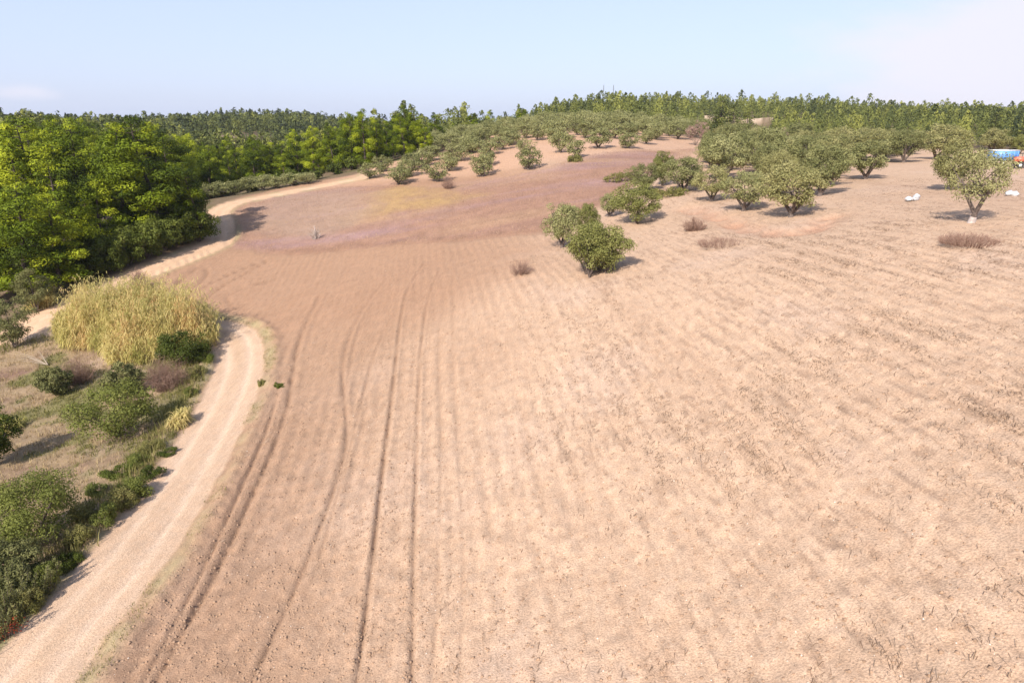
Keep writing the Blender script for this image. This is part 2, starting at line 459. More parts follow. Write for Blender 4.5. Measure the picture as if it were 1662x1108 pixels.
# ------------------------------------------------------------------ materials
def new_mat(name):
    m = bpy.data.materials.new(name); m.use_nodes = True
    t = m.node_tree; t.nodes.clear()
    return m, t
def N(t, ty, **k):
    n = t.nodes.new(ty)
    for a, b in k.items(): setattr(n, a, b)
    return n
def ground_mat(name):
    m, t = new_mat(name)
    out = N(t, 'ShaderNodeOutputMaterial'); bs = N(t, 'ShaderNodeBsdfPrincipled')
    bs.inputs['Roughness'].default_value = .95; bs.inputs['Specular IOR Level'].default_value = .1
    at = N(t, 'ShaderNodeAttribute', attribute_name='soil')
    geo = N(t, 'ShaderNodeNewGeometry')
    n1 = N(t, 'ShaderNodeTexNoise'); n1.inputs['Scale'].default_value = 17; n1.inputs['Detail'].default_value = 5; n1.inputs['Roughness'].default_value = .6
    n2 = N(t, 'ShaderNodeTexNoise'); n2.inputs['Scale'].default_value = .9; n2.inputs['Detail'].default_value = 6; n2.inputs['Roughness'].default_value = .65
    mp = N(t, 'ShaderNodeMapping'); mp.inputs['Rotation'].default_value = (0, 0, ROW_AZ * 1); mp.inputs['Scale'].default_value = (5, .8, 2)
    n3 = N(t, 'ShaderNodeTexNoise'); n3.inputs['Scale'].default_value = 1; n3.inputs['Detail'].default_value = 6; n3.inputs['Roughness'].default_value = .7
    for n in (n1, n2): t.links.new(geo.outputs['Position'], n.inputs['Vector'])
    t.links.new(geo.outputs['Position'], mp.inputs['Vector']); t.links.new(mp.outputs[0], n3.inputs['Vector'])
    def mr(src, lo, hi, a, b):
        q = N(t, 'ShaderNodeMapRange'); q.inputs[1].default_value = lo; q.inputs[2].default_value = hi
        q.inputs[3].default_value = a; q.inputs[4].default_value = b; t.links.new(src, q.inputs[0]); return q.outputs[0]
    a = mr(n1.outputs['Fac'], .33, .62, .72, 1.14); b = mr(n2.outputs['Fac'], .3, .7, .96, 1.04); c = mr(n3.outputs['Fac'], .3, .7, .88, 1.10)  # fine soil grain; its dark specks paint in small clod shadows
    m1 = N(t, 'ShaderNodeMath', operation='MULTIPLY'); t.links.new(a, m1.inputs[0]); t.links.new(b, m1.inputs[1])
    m2 = N(t, 'ShaderNodeMath', operation='MULTIPLY'); t.links.new(m1.outputs[0], m2.inputs[0]); t.links.new(c, m2.inputs[1])
    vm_ = N(t, 'ShaderNodeVectorMath', operation='SCALE'); t.links.new(at.outputs['Color'], vm_.inputs[0]); t.links.new(m2.outputs[0], vm_.inputs['Scale'])
    # hue wander between pinkish and sandy
    hs = N(t, 'ShaderNodeMixRGB', blend_type='MULTIPLY'); hs.inputs[2].default_value = (1.04, .97, .9, 1)
    n4 = N(t, 'ShaderNodeTexNoise'); n4.inputs['Scale'].default_value = 2.3; n4.inputs['Detail'].default_value = 4
    t.links.new(geo.outputs['Position'], n4.inputs['Vector'])
    t.links.new(mr(n4.outputs['Fac'], .35, .7, 0, .6), hs.inputs[0]); t.links.new(vm_.outputs[0], hs.inputs[1])
    t.links.new(hs.outputs[0], bs.inputs['Base Color'])
    bp = N(t, 'ShaderNodeBump'); bp.inputs['Strength'].default_value = .75; bp.inputs['Distance'].default_value = .06
    t.links.new(n1.outputs['Fac'], bp.inputs['Height']); t.links.new(bp.outputs[0], bs.inputs['Normal'])
    t.links.new(bs.outputs[0], out.inputs[0])
    return m
def leaf_mat(name, cols, trans=.3, rough=.55, objvar=.25, tcol=None):
    """cols: ramp stops over the per-clump tint; object random shifts brightness"""
    m, t = new_mat(name)
    out = N(t, 'ShaderNodeOutputMaterial'); bs = N(t, 'ShaderNodeBsdfPrincipled')
    bs.inputs['Roughness'].default_value = rough; bs.inputs['Specular IOR Level'].default_value = .08
    at = N(t, 'ShaderNodeAttribute', attribute_name='tint')
    oi = N(t, 'ShaderNodeObjectInfo')
    ad = N(t, 'ShaderNodeMath', operation='MULTIPLY_ADD'); ad.inputs[1].default_value = objvar; ad.inputs[2].default_value = -objvar / 2
    t.links.new(oi.outputs['Random'], ad.inputs[0])
    a2 = N(t, 'ShaderNodeMath', operation='ADD', use_clamp=True)
    t.links.new(at.outputs['Fac'], a2.inputs[0]); t.links.new(ad.outputs[0], a2.inputs[1])
    cr = N(t, 'ShaderNodeValToRGB'); e = cr.color_ramp.elements
    e[0].position = 0; e[0].color = (*cols[0], 1); e[1].position = 1; e[1].color = (*cols[-1], 1)
    for i, c in enumerate(cols[1:-1]):
        q = e.new((i + 1) / (len(cols) - 1)); q.color = (*c, 1)
    t.links.new(a2.outputs[0], cr.inputs[0]); t.links.new(cr.outputs[0], bs.inputs['Base Color'])
    if trans:
        tr = N(t, 'ShaderNodeBsdfTranslucent'); mxs = N(t, 'ShaderNodeMixShader'); mxs.inputs[0].default_value = trans
        t.links.new(cr.outputs[0], tr.inputs[0]); t.links.new(bs.outputs[0], mxs.inputs[1]); t.links.new(tr.outputs[0], mxs.inputs[2])
        t.links.new(mxs.outputs[0], out.inputs[0])
    else: t.links.new(bs.outputs[0], out.inputs[0])
    return m
def plain(name, col, rough=.7, metal=0.0, nscale=3.0, var=.3, bump=.2):
    m, t = new_mat(name)
    out = N(t, 'ShaderNodeOutputMaterial'); bs = N(t, 'ShaderNodeBsdfPrincipled')
    bs.inputs['Roughness'].default_value = rough; bs.inputs['Metallic'].default_value = metal
    tcn = N(t, 'ShaderNodeTexCoord')
    nz = N(t, 'ShaderNodeTexNoise'); nz.inputs['Scale'].default_value = nscale; nz.inputs['Detail'].default_value = 6
    t.links.new(tcn.outputs['Object'], nz.inputs['Vector'])
    cr = N(t, 'ShaderNodeValToRGB'); e = cr.color_ramp.elements
    e[0].position = .3; e[1].position = .7
    e[0].color = (*[c * (1 - var) for c in col], 1); e[1].color = (*[min(1, c * (1 + var * .6)) for c in col], 1)
    t.links.new(nz.outputs['Fac'], cr.inputs[0]); t.links.new(cr.outputs[0], bs.inputs['Base Color'])
    bp = N(t, 'ShaderNodeBump'); bp.inputs['Strength'].default_value = bump; bp.inputs['Distance'].default_value = .05
    t.links.new(nz.outputs['Fac'], bp.inputs['Height']); t.links.new(bp.outputs[0], bs.inputs['Normal'])
    t.links.new(bs.outputs[0], out.inputs[0])
    return m
M_ground = ground_mat('soil')
M_pine = leaf_mat('pine needles', [(.02, .033, .006), (.125, .165, .010), (.37, .40, .025)], .12, objvar=.5)
M_pined = leaf_mat('far pine needles', [(.03, .040, .022), (.10, .115, .034), (.235, .24, .06)], .16, objvar=.4)
M_olive = leaf_mat('olive leaves', [(.11, .118, .045), (.215, .215, .085), (.35, .335, .155)], .22, objvar=.4)
M_olivy = leaf_mat('sunburnt olive leaves', [(.15, .145, .055), (.265, .25, .10), (.40, .36, .17)], .22, objvar=.4)
M_olivm = leaf_mat('dull olive leaves', [(.145, .145, .06), (.255, .245, .105), (.39, .36, .175)], .22, objvar=.3)
M_oldark = leaf_mat('dark olive leaves', [(.10, .105, .03), (.18, .185, .055), (.29, .28, .10)], .22, objvar=.25)
M_maquis = leaf_mat('evergreen shrub leaves', [(.042, .055, .012), (.088, .108, .02), (.155, .175, .035)], .25, objvar=.5)
M_bush = leaf_mat('green bush leaves', [(.085, .10, .024), (.155, .172, .04), (.27, .275, .075)], .3, objvar=.2)
M_grey = leaf_mat('grey green leaves', [(.085, .09, .032), (.16, .16, .06), (.25, .235, .095)], .25, objvar=.2)
M_reed = leaf_mat('reed leaves', [(.27, .26, .07), (.50, .43, .15), (.66, .54, .23), (.54, .34, .15)], .4, objvar=0)
M_dry = leaf_mat('dry grass', [(.20, .135, .07), (.34, .25, .13), (.50, .39, .21)], .25, objvar=0)
M_weed = leaf_mat('green weeds', [(.10, .105, .03), (.20, .19, .06), (.33, .28, .11)], .35, objvar=0)
M_stalk = leaf_mat('dry stalks', [(.13, .08, .05), (.24, .16, .10), (.45, .34, .25)], 0, objvar=0)
M_twig = leaf_mat('bare twigs', [(.16, .09, .065), (.25, .15, .11), (.36, .25, .20)], 0, objvar=.1)
M_pinktree = leaf_mat('dead pinkish foliage', [(.20, .12, .095), (.31, .20, .165), (.42, .29, .24)], .1, objvar=.1)
M_bark = plain('bark', (.12, .09, .075), .9, nscale=9, var=.45)
M_pbark = plain('pine bark', (.07, .05, .04), .9, nscale=6, var=.4)
M_lime = plain('limewashed bark', (.42, .36, .33), .9, nscale=8, var=.3)
M_clod = plain('clod', (.31, .20, .13), .95, nscale=6, var=.3)
M_stone = plain('pale stone', (.58, .50, .42), .9, nscale=3, var=.2)
M_white = plain('white sack', (.47, .47, .48), .6, nscale=5, var=.08)
M_blue = plain('blue paint', (.14, .32, .66), .45, nscale=2, var=.12)
M_rim = plain('white painted metal', (.75, .75, .74), .5, nscale=4, var=.08)
M_red = plain('faded red paint', (.55, .12, .07), .45, nscale=3, var=.2)
M_tyre = plain('rubber', (.03, .028, .026), .85, nscale=8, var=.3)
M_steel = plain('dark steel', (.10, .09, .085), .6, .4, nscale=5, var=.3)

# ------------------------------------------------------------------ ground sheet, shared edges, one object for each kind of land
def build_ground():
    fine = np.linspace(-47, 47, 860)
    coarse = np.linspace(47, 313, 60)[1:-1]
    ang = np.radians(np.concatenate([fine, coarse]))
    r = [6.0]
    while r[-1] < 1800:
        q = r[-1]
        k = 1.0062 if q < 70 else (1.012 if q < 320 else 1.06)
        if q < 13: k = 1.03
        r.append(q * k)
    r = np.array(r)
    na, nr = len(ang), len(r)
    RR, AA = np.meshgrid(r, ang, indexing='ij')
    X = (RR * np.sin(AA)).ravel(); Y = (RR * np.cos(AA)).ravel()
    X = np.append(X, 0.0); Y = np.append(Y, 0.0)
    z, col, reg = survey(X, Y)
    V = np.stack([X, Y, z], 1)
    i = np.arange(nr - 1)[:, None]; j = np.arange(na)[None]
    j2 = (j + 1) % na
    F = np.stack([i * na + j, (i + 1) * na + j, (i + 1) * na + j2, i * na + j2], -1).reshape(-1, 4)
    cen = len(X) - 1
    F3 = np.array([(cen, k, (k + 1) % na) for k in range(na)])
    fr = reg[F]; rr = np.sort(fr, 1)[:, 1]
    names = {0: ('ploughed_field', 'pale dry field of harrowed soil with long furrows'), 1: ('dirt_road', 'pale dusty farm track curving along the field'),
             2: ('meadow', 'dry purplish meadow beyond the field border'), 3: ('scrubland', 'dry weedy slope left of the track'),
             4: ('hills', 'wooded hills round the fields')}
    for k, (nm, lb) in names.items():
        f4 = F[rr == k]; f3 = F3 if k == 0 else None
        used = np.unique(np.concatenate([f4.ravel()] + ([F3.ravel()] if k == 0 else [])))
        mp = np.full(len(X), -1); mp[used] = np.arange(len(used))
        me = make_mesh(nm, V[used], F4=mp[f4], F3=None if f3 is None else mp[f3], mats=[M_ground], attrs={'soil': col[used]}, smooth_=True)
        link(nm, me, kind='structure', label=lb)
build_ground()
def zat(x, y): return float(survey(np.array([x], float), np.array([y], float), False)[0])

# ------------------------------------------------------------------ plants
rng0 = np.random.default_rng(7)
def pine_geo(seed, H=14.0, Rr=3.6, nb=62, nl=62, a=.17, b=.10, low=.2, shape=.62):
    rng = np.random.default_rng(seed); g = Geo(); tk = Geo()
    top = np.array([rng.normal() * .5, rng.normal() * .5, H])
    tp = [np.array([0, 0, -.4]), np.array([rng.normal() * .2, rng.normal() * .2, H * .35]), np.array([top[0] * .7, top[1] * .7, H * .7]), top * .97]
    V, F = tube(tp, [.26, .2, .12, .03], 7); tk.add(V, F)
    cs, rs = [], []
    for i in range(nb):
        t = (i + rng.uniform(0, 1)) / nb
        z = H * (low + (1 - low) * t)
        prof = (1 - t) ** shape * min(1, .55 + t * 2.2) + .08
        L = Rr * prof * rng.uniform(.6, 1.12)
        phi = i * 2.399 + rng.normal() * .5
        base = np.array([top[0] * (z / H), top[1] * (z / H), z - L * .12])
        tip = base + np.array([math.cos(phi) * L, math.sin(phi) * L, L * rng.uniform(.02, .4)])
        V, F = tube([base, (base + tip) / 2 + np.array([0, 0, -.1]), tip], [.06, .045, .015], 4); tk.add(V, F)
        rr = (.66 + .22 * L) * rng.uniform(.65, 1.35)
        cs.append(tip); rs.append(rr)
        if L > 1.6: 
            cs.append(base + (tip - base) * .6 + np.array([0, 0, .2])); rs.append(rr * .8)
        if L > 2.2 and rng.random() < .7:
            side = np.array([-math.sin(phi), math.cos(phi), 0]) * rng.choice([-1, 1]) * rng.uniform(.7, 1.1)
            cs.append(base + (tip - base) * .8 + side); rs.append(rr * .75)
    clumps(g, rng, cs, rs, nl, a, b, flat=.74, tint=.52, tv=.36, jit=.38)
    return g, tk
def crown_tree(seed, H=4.4, Wd=4.4, z0=.9, ncl=46, nl=110, a=.11, b=.045, flat=.8, tint=.5, stems=3, trunk=.2, shrub=False, rc=.55):
    rng = np.random.default_rng(seed); g = Geo(); tk = Geo()
    cz_, hz = (H + z0) / 2, (H - z0) / 2
    cs, rs = [], []
    for i in range(ncl):
        d = unit(rng.normal(size=3)); d[2] = d[2] * .9 + .12
        rad = rng.uniform(.35, .86) ** .6
        lump = 1 + .18 * math.sin(3 * math.atan2(d[1], d[0]) + seed) + rng.normal() * .07
        p = np.array([d[0] * Wd / 2 * rad * lump, d[1] * Wd / 2 * rad * lump, cz_ + d[2] * hz * rad])
        cs.append(p); rs.append(rc * rng.uniform(.65, 1.25))
    if shrub:
        V, F = tube([(0, 0, -.2), (0, 0, H * .4)], [.05, .03], 4); tk.add(V, F)
        for q in range(8):
            p = cs[q]; V, F = tube([(0, 0, -.15), p * np.array([.4, .4, .5]), p], [.05, .035, .012], 4); tk.add(V, F)
    else:
        f = np.array([rng.normal() * .12, rng.normal() * .12, max(.35, z0 * .75)]); crown_tree.fork = f
        V, F = tube([(0, 0, -.35), (0, 0, .0), f * .6, f], [trunk * 1.5, trunk * 1.25, trunk, trunk * .9], 8); tk.add(V, F)
        for q in range(stems):
            ph = q * 2 * math.pi / stems + rng.uniform(0, 1)
            m1 = f + np.array([math.cos(ph) * Wd * .16, math.sin(ph) * Wd * .16, hz * .5])
            m2 = m1 + np.array([math.cos(ph) * Wd * .12, math.sin(ph) * Wd * .12, hz * .6])
            V, F = tube([f * .8, m1, m2], [trunk * .75, trunk * .5, trunk * .2], 6); tk.add(V, F)
            for w in range(4):
                tgt = cs[rng.integers(len(cs))]
                V, F = tube([m1, (m1 + tgt) / 2 + (0, 0, .1), tgt], [trunk * .35, trunk * .2, .01], 4); tk.add(V, F)
    clumps(g, rng, cs, rs, nl, a, b, flat=flat, tint=tint, tv=.22)
    return g, tk
def twig_geo(seed, H=1.2, Wd=2.0, n=160, wd=.02, spread=1.0, seg=3):
    rng = np.random.default_rng(seed); g = Geo()
    for i in range(n):
        ph = rng.uniform(0, 2 * math.pi); rr = math.sqrt(rng.uniform(0, 1))
        b0 = np.array([math.cos(ph) * rr * Wd * .2 * spread, math.sin(ph) * rr * Wd * .2 * spread, -.05])
        tip = np.array([math.cos(ph) * rr * Wd * .5, math.sin(ph) * rr * Wd * .5, H * math.sqrt(max(.05, 1 - rr * rr * .85)) * rng.uniform(.6, 1.05)])
        mid = (b0 + tip) / 2 + rng.normal(size=3) * .08 * H
        V, F = tube([b0, mid, tip], [wd, wd * .7, wd * .25], 3); g.add(V, F, rng.uniform(.1, .9))
        for s_ in range(seg):
            st = b0 + (tip - b0) * rng.uniform(.4, .95)
            V, F = tube([st, st + rng.normal(size=3) * .16 * H + (0, 0, .08 * H)], [wd * .5, wd * .15], 3); g.add(V, F, rng.uniform(.2, 1))
    return g
def proto(name, gg, mats):
    g, tk = gg
    return (g.mesh(name + '_crown', [mats[0]]), tk.mesh(name + '_trunk', [mats[1]], True))

PINE = [proto('pine', pine_geo(100 + i, 14 + (i % 3), [3.9, 3.3, 4.4, 3.0, 3.7][i], [33, 31, 35, 30, 32][i], 210, .17, .062,
                               [.16, .12, .2, .08, .12][i], [.55, .7, .5, .8, .62][i]), (M_pine, M_pbark)) for i in range(5)]
PINEH = [14 + (i % 3) for i in range(5)]
PINEM = [proto('pine', pine_geo(200 + i, 12, [3.0, 2.5, 3.4, 2.7][i], 44, 26, .26, .16, .1, [.6, .8, .55, .7][i]), (M_pined, M_pbark)) for i in range(4)]
OLIVE = [proto('olive', crown_tree(300 + i, 4.4, 4.6, .35, 78, 105, .10, .042), (M_olive, M_bark)) for i in range(5)]
OLIVY = [proto('olive', crown_tree(320 + i, 4.4, 4.6, .4, 76, 105, .10, .042), (M_olivy, M_bark)) for i in range(4)]
OLIVES = [proto('olive', crown_tree(340 + i, 4.0, 4.6, .15, 46, 46, .15, .08, rc=.7), (M_olive, M_bark)) for i in range(5)]
OLIVEB = [proto('olive', crown_tree(350 + i, 4.2, 4.6, .1, 74, 150, .085, .038, shrub=True), (M_oldark, M_bark)) for i in range(2)]
MAQ = [proto('shrub', crown_tree(360 + i, 3.6, 4.4, .0, 44, 90, .12, .07, shrub=True, rc=.62), (M_maquis, M_bark)) for i in range(4)]
MAQF = [proto('shrub', crown_tree(370 + i, 2.6, 3.4, .0, 22, 30, .22, .13, shrub=True, rc=.6), (M_maquis, M_bark)) for i in range(3)]

def plant(name, pr, x, y, H, Wd, baseH, baseW, label, cat, group=None, rz=None, sink=.05, parts=('crown', 'trunk')):
    """an Empty at the foot, the crown and the trunk its parts"""
    z = zat(x, y) - sink
    e = link(name, None, loc=(x, y, z), rz=rng0.uniform(0, 6.28) if rz is None else rz, label=label, category=cat, group=group)
    e.empty_display_size = .3
    s = (Wd / baseW, Wd / baseW, H / baseH)
    for nm, me in zip(parts, pr):
        if me is not None:
            o = link(nm, me, parent=e); o.scale = s
    return e
def from_px(u, v, top, w):
    x, y = hit(u, v)
    z = float(H0(x, y))
    D = y * cp + (CAM_H - z) * sp
    H = (v - top) / FPX * D / cp * .97
    return x, y, max(H, .5), w / FPX * D * 1.08

# ---- near olives, each with its own description
near_olives = [
 (1576,362,234,106,'Y','olive tree with pale limewashed trunk standing alone on the bare soil at right'),
 (1545,308,222,80,'Y','large olive tree right behind the lone limewashed one'),
 (1404,291,224,84,'O','round olive tree just left of the white sacks, its shadow underneath'),
 (1466,264,206,70,'O','olive tree with dark shaded foot behind the round one near the white sacks'),
 (1284,352,258,106,'Y','broad olive tree with a big dark shadow at the lower right end of the grove'),
 (1330,318,228,88,'O','tall olive tree behind the broad one at the right end of the grove'),
 (1207,342,272,82,'O','olive tree between two dark shadows on the eroded bank'),
 (1155,327,266,66,'Y','yellowish olive tree with thin trunk on the eroded bank'),
 (1108,312,250,78,'O','dense rounded olive tree at the upper left of the grove'),
 (1075,302,240,44,'B','narrow dark green tree standing out at the left edge of the grove'),
 (1045,312,262,60,'O','olive tree half hidden behind the thick pale-trunked olive'),
 (1034,363,288,92,'B','dense green olive tree with short thick pale trunk in front of the grove'),
 (990,352,312,40,'O','low olive shoots left of the thick pale-trunked olive'),
 (912,402,322,66,'O','open olive tree with leaning bare trunk beside the dense bush in mid field'),
 (952,385,324,42,'B','small dark green olive behind the leaning one in mid field'),
 (1175,292,214,88,'O','large olive tree with a greyish dead patch inside the grove'),
 (1240,285,202,82,'O','tall olive tree with dark gap below it inside the grove'),
 (1262,318,240,70,'Y','pale olive tree filling the middle of the grove'),
 (1310,285,214,80,'O','olive tree at the back of the grove left of the row beside the white sacks'),
 (1360,262,204,72,'Y','yellowish olive tree at the back between grove and sacks'),
 (1425,262,206,78,'Y','tall pale olive tree at the back left of the dark shaded one'),
 (1520,258,200,84,'Y','pale olive tree in front of the dark pines at right'),
 (1612,250,206,60,'Y','pale olive tree behind the blue trailer'),
 (1190,252,196,60,'O','small olive tree right of the pinkish dead tree'),
 (1290,248,194,56,'O','olive tree in the last row right of the grove'),
 (1150,262,222,40,'O','small olive at the upper left tip of the grove'),
 (1655,250,215,34,'B','dark green tree beyond the red tractor'),
]
near_pos = [hit(q[0], q[1]) for q in near_olives]
protoset = {'O': OLIVE, 'Y': OLIVY, 'B': OLIVEB}
for i, (u, v, t, w, k, lb) in enumerate(near_olives):
    x, y, H, Wd = from_px(u, v, t, w)
    ps = protoset[k]; p = ps[i % len(ps)]
    if i == 0:
        gg, tk = crown_tree(401, 4.4, 4.6, 1.0, 74, 70, .10, .036, stems=3, trunk=.2)
        fk = crown_tree.fork; lime, _F = tube([(0, 0, -.35), (0, 0, 0), fk * .6], [.33, .277, .225], 10)
        p = (gg.mesh('lone_crown', [M_olivm]), tk.mesh('lone_trunk', [M_bark], True))
        lg = Geo(); lg.add(lime, _F)
        e = plant('olive_tree', p, x, y, H, Wd, 4.85, 5.2, lb, 'olive tree')
        o = link('limewash_band', lg.mesh('limewash', [M_lime], True), parent=e); o.scale = (Wd / 5.2, Wd / 5.2, H / 4.85)
    else:
        plant('olive_tree', p, x, y, H, Wd, 4.85, 5.2, lb, 'olive tree')
kg = 0
GROVE = hits([(1140,262),(1190,300),(1330,312),(1365,262),(1440,262),(1500,246),(1340,232),(1180,236)])
for i in range(900):
    a_ = rng0.uniform(0, 1, 2); gx = 25 + a_[0] * 90; gy = 62 + a_[1] * 100
    if sdf(np.array([gx]), np.array([gy]), GROVE)[0] < 0: continue
    if any((gx - q[0]) ** 2 + (gy - q[1]) ** 2 < 17 for q in near_pos): continue
    near_pos.append((gx, gy)); kg += 1
    plant('olive_tree', (OLIVE, OLIVY)[kg % 2][kg % 4], gx, gy, rng0.uniform(4, 5.4), rng0.uniform(4.6, 6), 4.6, 4.9, 'olive tree crowded among others in the back of the grove', 'olive tree', 'olive trees in the back of the grove')
print('grove', kg)
# dense bush in mid field: three leafy bodies of one tree down to the ground
x, y, H, Wd = from_px(966, 444, 356, 94)
g = Geo(); tk = Geo()
for dx, dy, hh, ww, sd_ in ((-1.0, -.2, .92, .62, 1), (.75, .2, .98, .72, 2), (-.1, .9, 1.0, .6, 3), (.1, -.6, .6, .7, 4)):
    a_, b_ = crown_tree(410 + sd_, H * hh, Wd * ww, .0, 40, 130, .085, .038, shrub=True)
    V, F, T, Mx = a_.arr(); g.add(V + np.array([dx, dy, 0]), F, T)
    V, F, T, Mx = b_.arr(); tk.add(V + np.array([dx, dy, 0]), F, T)
plant('olive_bush', (g.mesh('bush_crown', [M_oldark]), tk.mesh('bush_stem', [M_bark])), x, y, 1, 1, 1, 1, 'dense round olive bush leafy to the ground alone in mid field', 'bush', parts=('crown', 'stem'))

# ---- orchard on the far slope
orchard = [(601,290,264,44),(621,279,258,36),(647,299,272,46),(663,287,264,42),(670,276,258,38),(686,270,252,38),(710,295,264,42),(728,278,256,38),
 (699,262,244,40),(740,262,240,50),(784,287,250,42),(787,270,246,40),(790,252,232,44),(766,249,230,44),(745,246,228,40),(858,275,240,42),(853,252,226,34),
 (911,248,212,40),(934,256,234,36),(971,241,208,46),(1020,241,214,40),(1049,234,212,30),(812,244,226,38),(830,236,220,36),(720,240,226,40),(700,247,230,36)]
orchard_labels = ['first olive of the lowest orchard row, at the head of the upper track', 'olive just behind the first one of the lowest orchard row',
 'second olive of the lowest orchard row', 'olive right behind the second one of the lowest orchard row', 'olive two places behind the second one of the lowest orchard row',
 'olive at the rear of the group behind the second one of the lowest row', 'third olive of the lowest orchard row, beside the small grey dry bush', 'olive right behind the third one of the lowest orchard row',
 'olive left of the upper end of the bare strip in the orchard', 'olive two places behind the third one of the lowest orchard row', 'fourth olive of the lowest orchard row, alone on bare soil',
 'olive right behind the fourth one of the lowest orchard row', 'olive at the lower edge of the packed hilltop right above the fourth one', 'olive at the lower edge of the packed hilltop left of a long bare strip',
 'olive at the upper left end of the bare strip between orchard rows', 'fifth olive of the lowest orchard row, alone left of the middle of the photo', 'olive touching the back of the fifth one of the lowest row',
 'tall olive behind the one with a low yellowish bush at its foot', 'olive with a low yellowish bush at its foot', 'round dark olive in the middle of the bare upper orchard',
 'olive right of the round dark one on the bare upper orchard', 'last small olive of the lowest row, left of the pinkish dead tree', 'olive at the hilltop edge left above the fifth one of the lowest row',
 'olive at the hilltop edge right of the long bare strip', 'olive in the upper left of the orchard nearest the dark pines but one', 'olive in the upper left of the orchard nearest the dark pines']
for i, (u, v, t, w) in enumerate(orchard):
    x, y, H, Wd = from_px(u, v, t, w)
    H = min(max(H, 3.2), 5.2); Wd = min(max(Wd, 3.4), 6)
    plant('olive_tree', OLIVES[i % 5], x, y, H, Wd, 4.2, 5.0, orchard_labels[i], 'olive tree', 'olive trees on the far orchard slope')
# dense rows on the orchard crest
xs0, ys0 = hit(720, 243)
k = 0
crest = hits([(690,244),(760,250),(830,237),(905,232),(1000,226),(1120,228)]) + [(62, 215), (-5, 232), (-25, 215)]
for iy in range(24):
    for ix in range(40):
        x = -50 + ix * 5.9 + (iy % 2) * 2.0 + rng0.normal() * .5; y = 136 + iy * 6.6 + rng0.normal() * .5
        if sdf(np.array([x]), np.array([y]), crest)[0] > 0:
            k += 1
            plant('olive_tree', OLIVES[k % 5], x, y, rng0.uniform(3.3, 4.6), rng0.uniform(4.4, 5.8), 4.2, 5.0,
                  'grey-green olive tree packed among others on the orchard hilltop', 'olive tree', 'olive trees massed on the orchard hilltop')
print('crest olives', k)
for i, (u, v, t, w) in enumerate([(352,322,294,34),(372,319,292,36),(394,316,290,34),(416,312,286,36),(440,309,284,36),(462,306,284,34),(487,302,280,36),(513,299,278,36),
                                  (360,312,288,28),(384,308,286,28),(408,304,282,28),(432,301,280,28),(456,297,278,28)]):
    x, y, H, Wd = from_px(u, v, t, w)
    x += -2 + (i > 7) * -1
    nth = ['first', 'second', 'third', 'fourth', 'fifth', 'sixth', 'seventh', 'eighth'][i % 8]
    plant('olive_tree', OLIVES[i % 5], x, y + 1.5, min(H, 5), min(Wd, 6), 4.2, 5.0, nth + (' olive tree from the near woodland in the front row along the upper track' if i < 8 else ' olive tree from the near woodland in the rear row beside the upper track'), 'olive tree', 'olive trees lining the upper track')

# ---- pines
def pine_at(x, y, H, variant, label, group, pr=PINE, Hs=None, rz=None, wide=1.0):
    h0 = (PINEH[variant] if pr is PINE else 12)
    s = H / h0
    z = zat(x, y) - .1
    e = link('pine_tree', None, loc=(x, y, z), rz=rng0.uniform(0, 6.28) if rz is None else rz, label=label, category='pine tree', group=group)
    e.empty_display_size = .3
    for nm, me in zip(('crown', 'trunk'), pr[variant]):
        o = link(nm, me, parent=e); o.scale = (s * wide, s * wide, s)
def pine_px(u, top, Y, variant, label, group=None, wide=1.0):
    d = ray(u, top); t = Y / d[1]; x = d[0] * t; ztop = CAM_H + d[2] * t
    pine_at(x, Y, max(3, ztop - zat(x, Y)), variant, label, group, wide=wide)
    return x, Y
taken = []
for a in [(226,192,90,2,'tall broad bright green pine closest to the bend of the track',1.3),
          (178,208,88,0,'bright pine with layered boughs left of the tallest one at the bend',1.1),
          (306,262,92,1,'short bright pine at the right end of the near woodland beside the track',1.15),
          (262,214,97,2,'pine filling the right shoulder of the tallest one at the bend',1.1),
          (104,202,92,0,'bright wide-topped pine left of a dark gap in the near woodland',1.1),
          (42,194,90,2,'bright yellowish pine near the left edge of the photo',1.2),
          (80,262,80,4,'young bright pine in front of the gap with bare earth',1.2),
          (142,286,84,3,'small conical green pine just left of the bare earth patch',1.3),
          (70,316,74,4,'lowest small pine above the shrubs at left',1.3),
          (12,300,72,0,'green pine cut by the left edge of the photo',1.2),
          (8,225,86,1,'pine behind the one cut by the left edge',1.1)]:
    taken.append(pine_px(*a[:4], a[4], wide=a[5]))
for a in [(640,188,176,3,'tallest dark pointed pine in the group behind the orchard',1.0),
          (616,196,172,1,'dark pine left of the tallest pointed one behind the orchard',1.0),
          (598,210,166,1,'bright yellow-green pine left of the two dark pointed ones',1.2),
          (575,225,160,4,'bright yellow-green pine in front of the group behind the orchard',1.2),
          (553,228,158,1,'bright narrow pine standing at the head of the upper track',1.1),
          (515,238,165,0,'bright broad pine right above the roadside olives',1.1),
          (500,250,160,4,'bright low pine next to the broad one above the roadside olives',1.1),
          (680,190,180,2,'broad dark pine right of the tallest pointed one',1.1),
          (706,182,184,1,'tall leafy pine right of the broad dark pine behind the orchard',1.3),
          (695,212,174,4,'low bright pine at the foot of the tall leafy one',1.1),
          (655,215,172,0,'pale green pine between the dark pointed and broad ones',1.1),
          (768,185,215,2,'dark pine topping the ridge left of the hill gap',1.2),
          (795,178,230,1,'dark pine highest on the ridge left of the hill gap',1.2),
          (845,176,235,2,'pine at the left foot of the right hill crest',1.3),
          (830,188,225,4,'bright pine just left of the crest foot',1.2),
          (735,200,205,4,'bright low pine on the ridge behind the orchard',1.2)]:
    taken.append(pine_px(*a[:4], a[4], wide=a[5]))

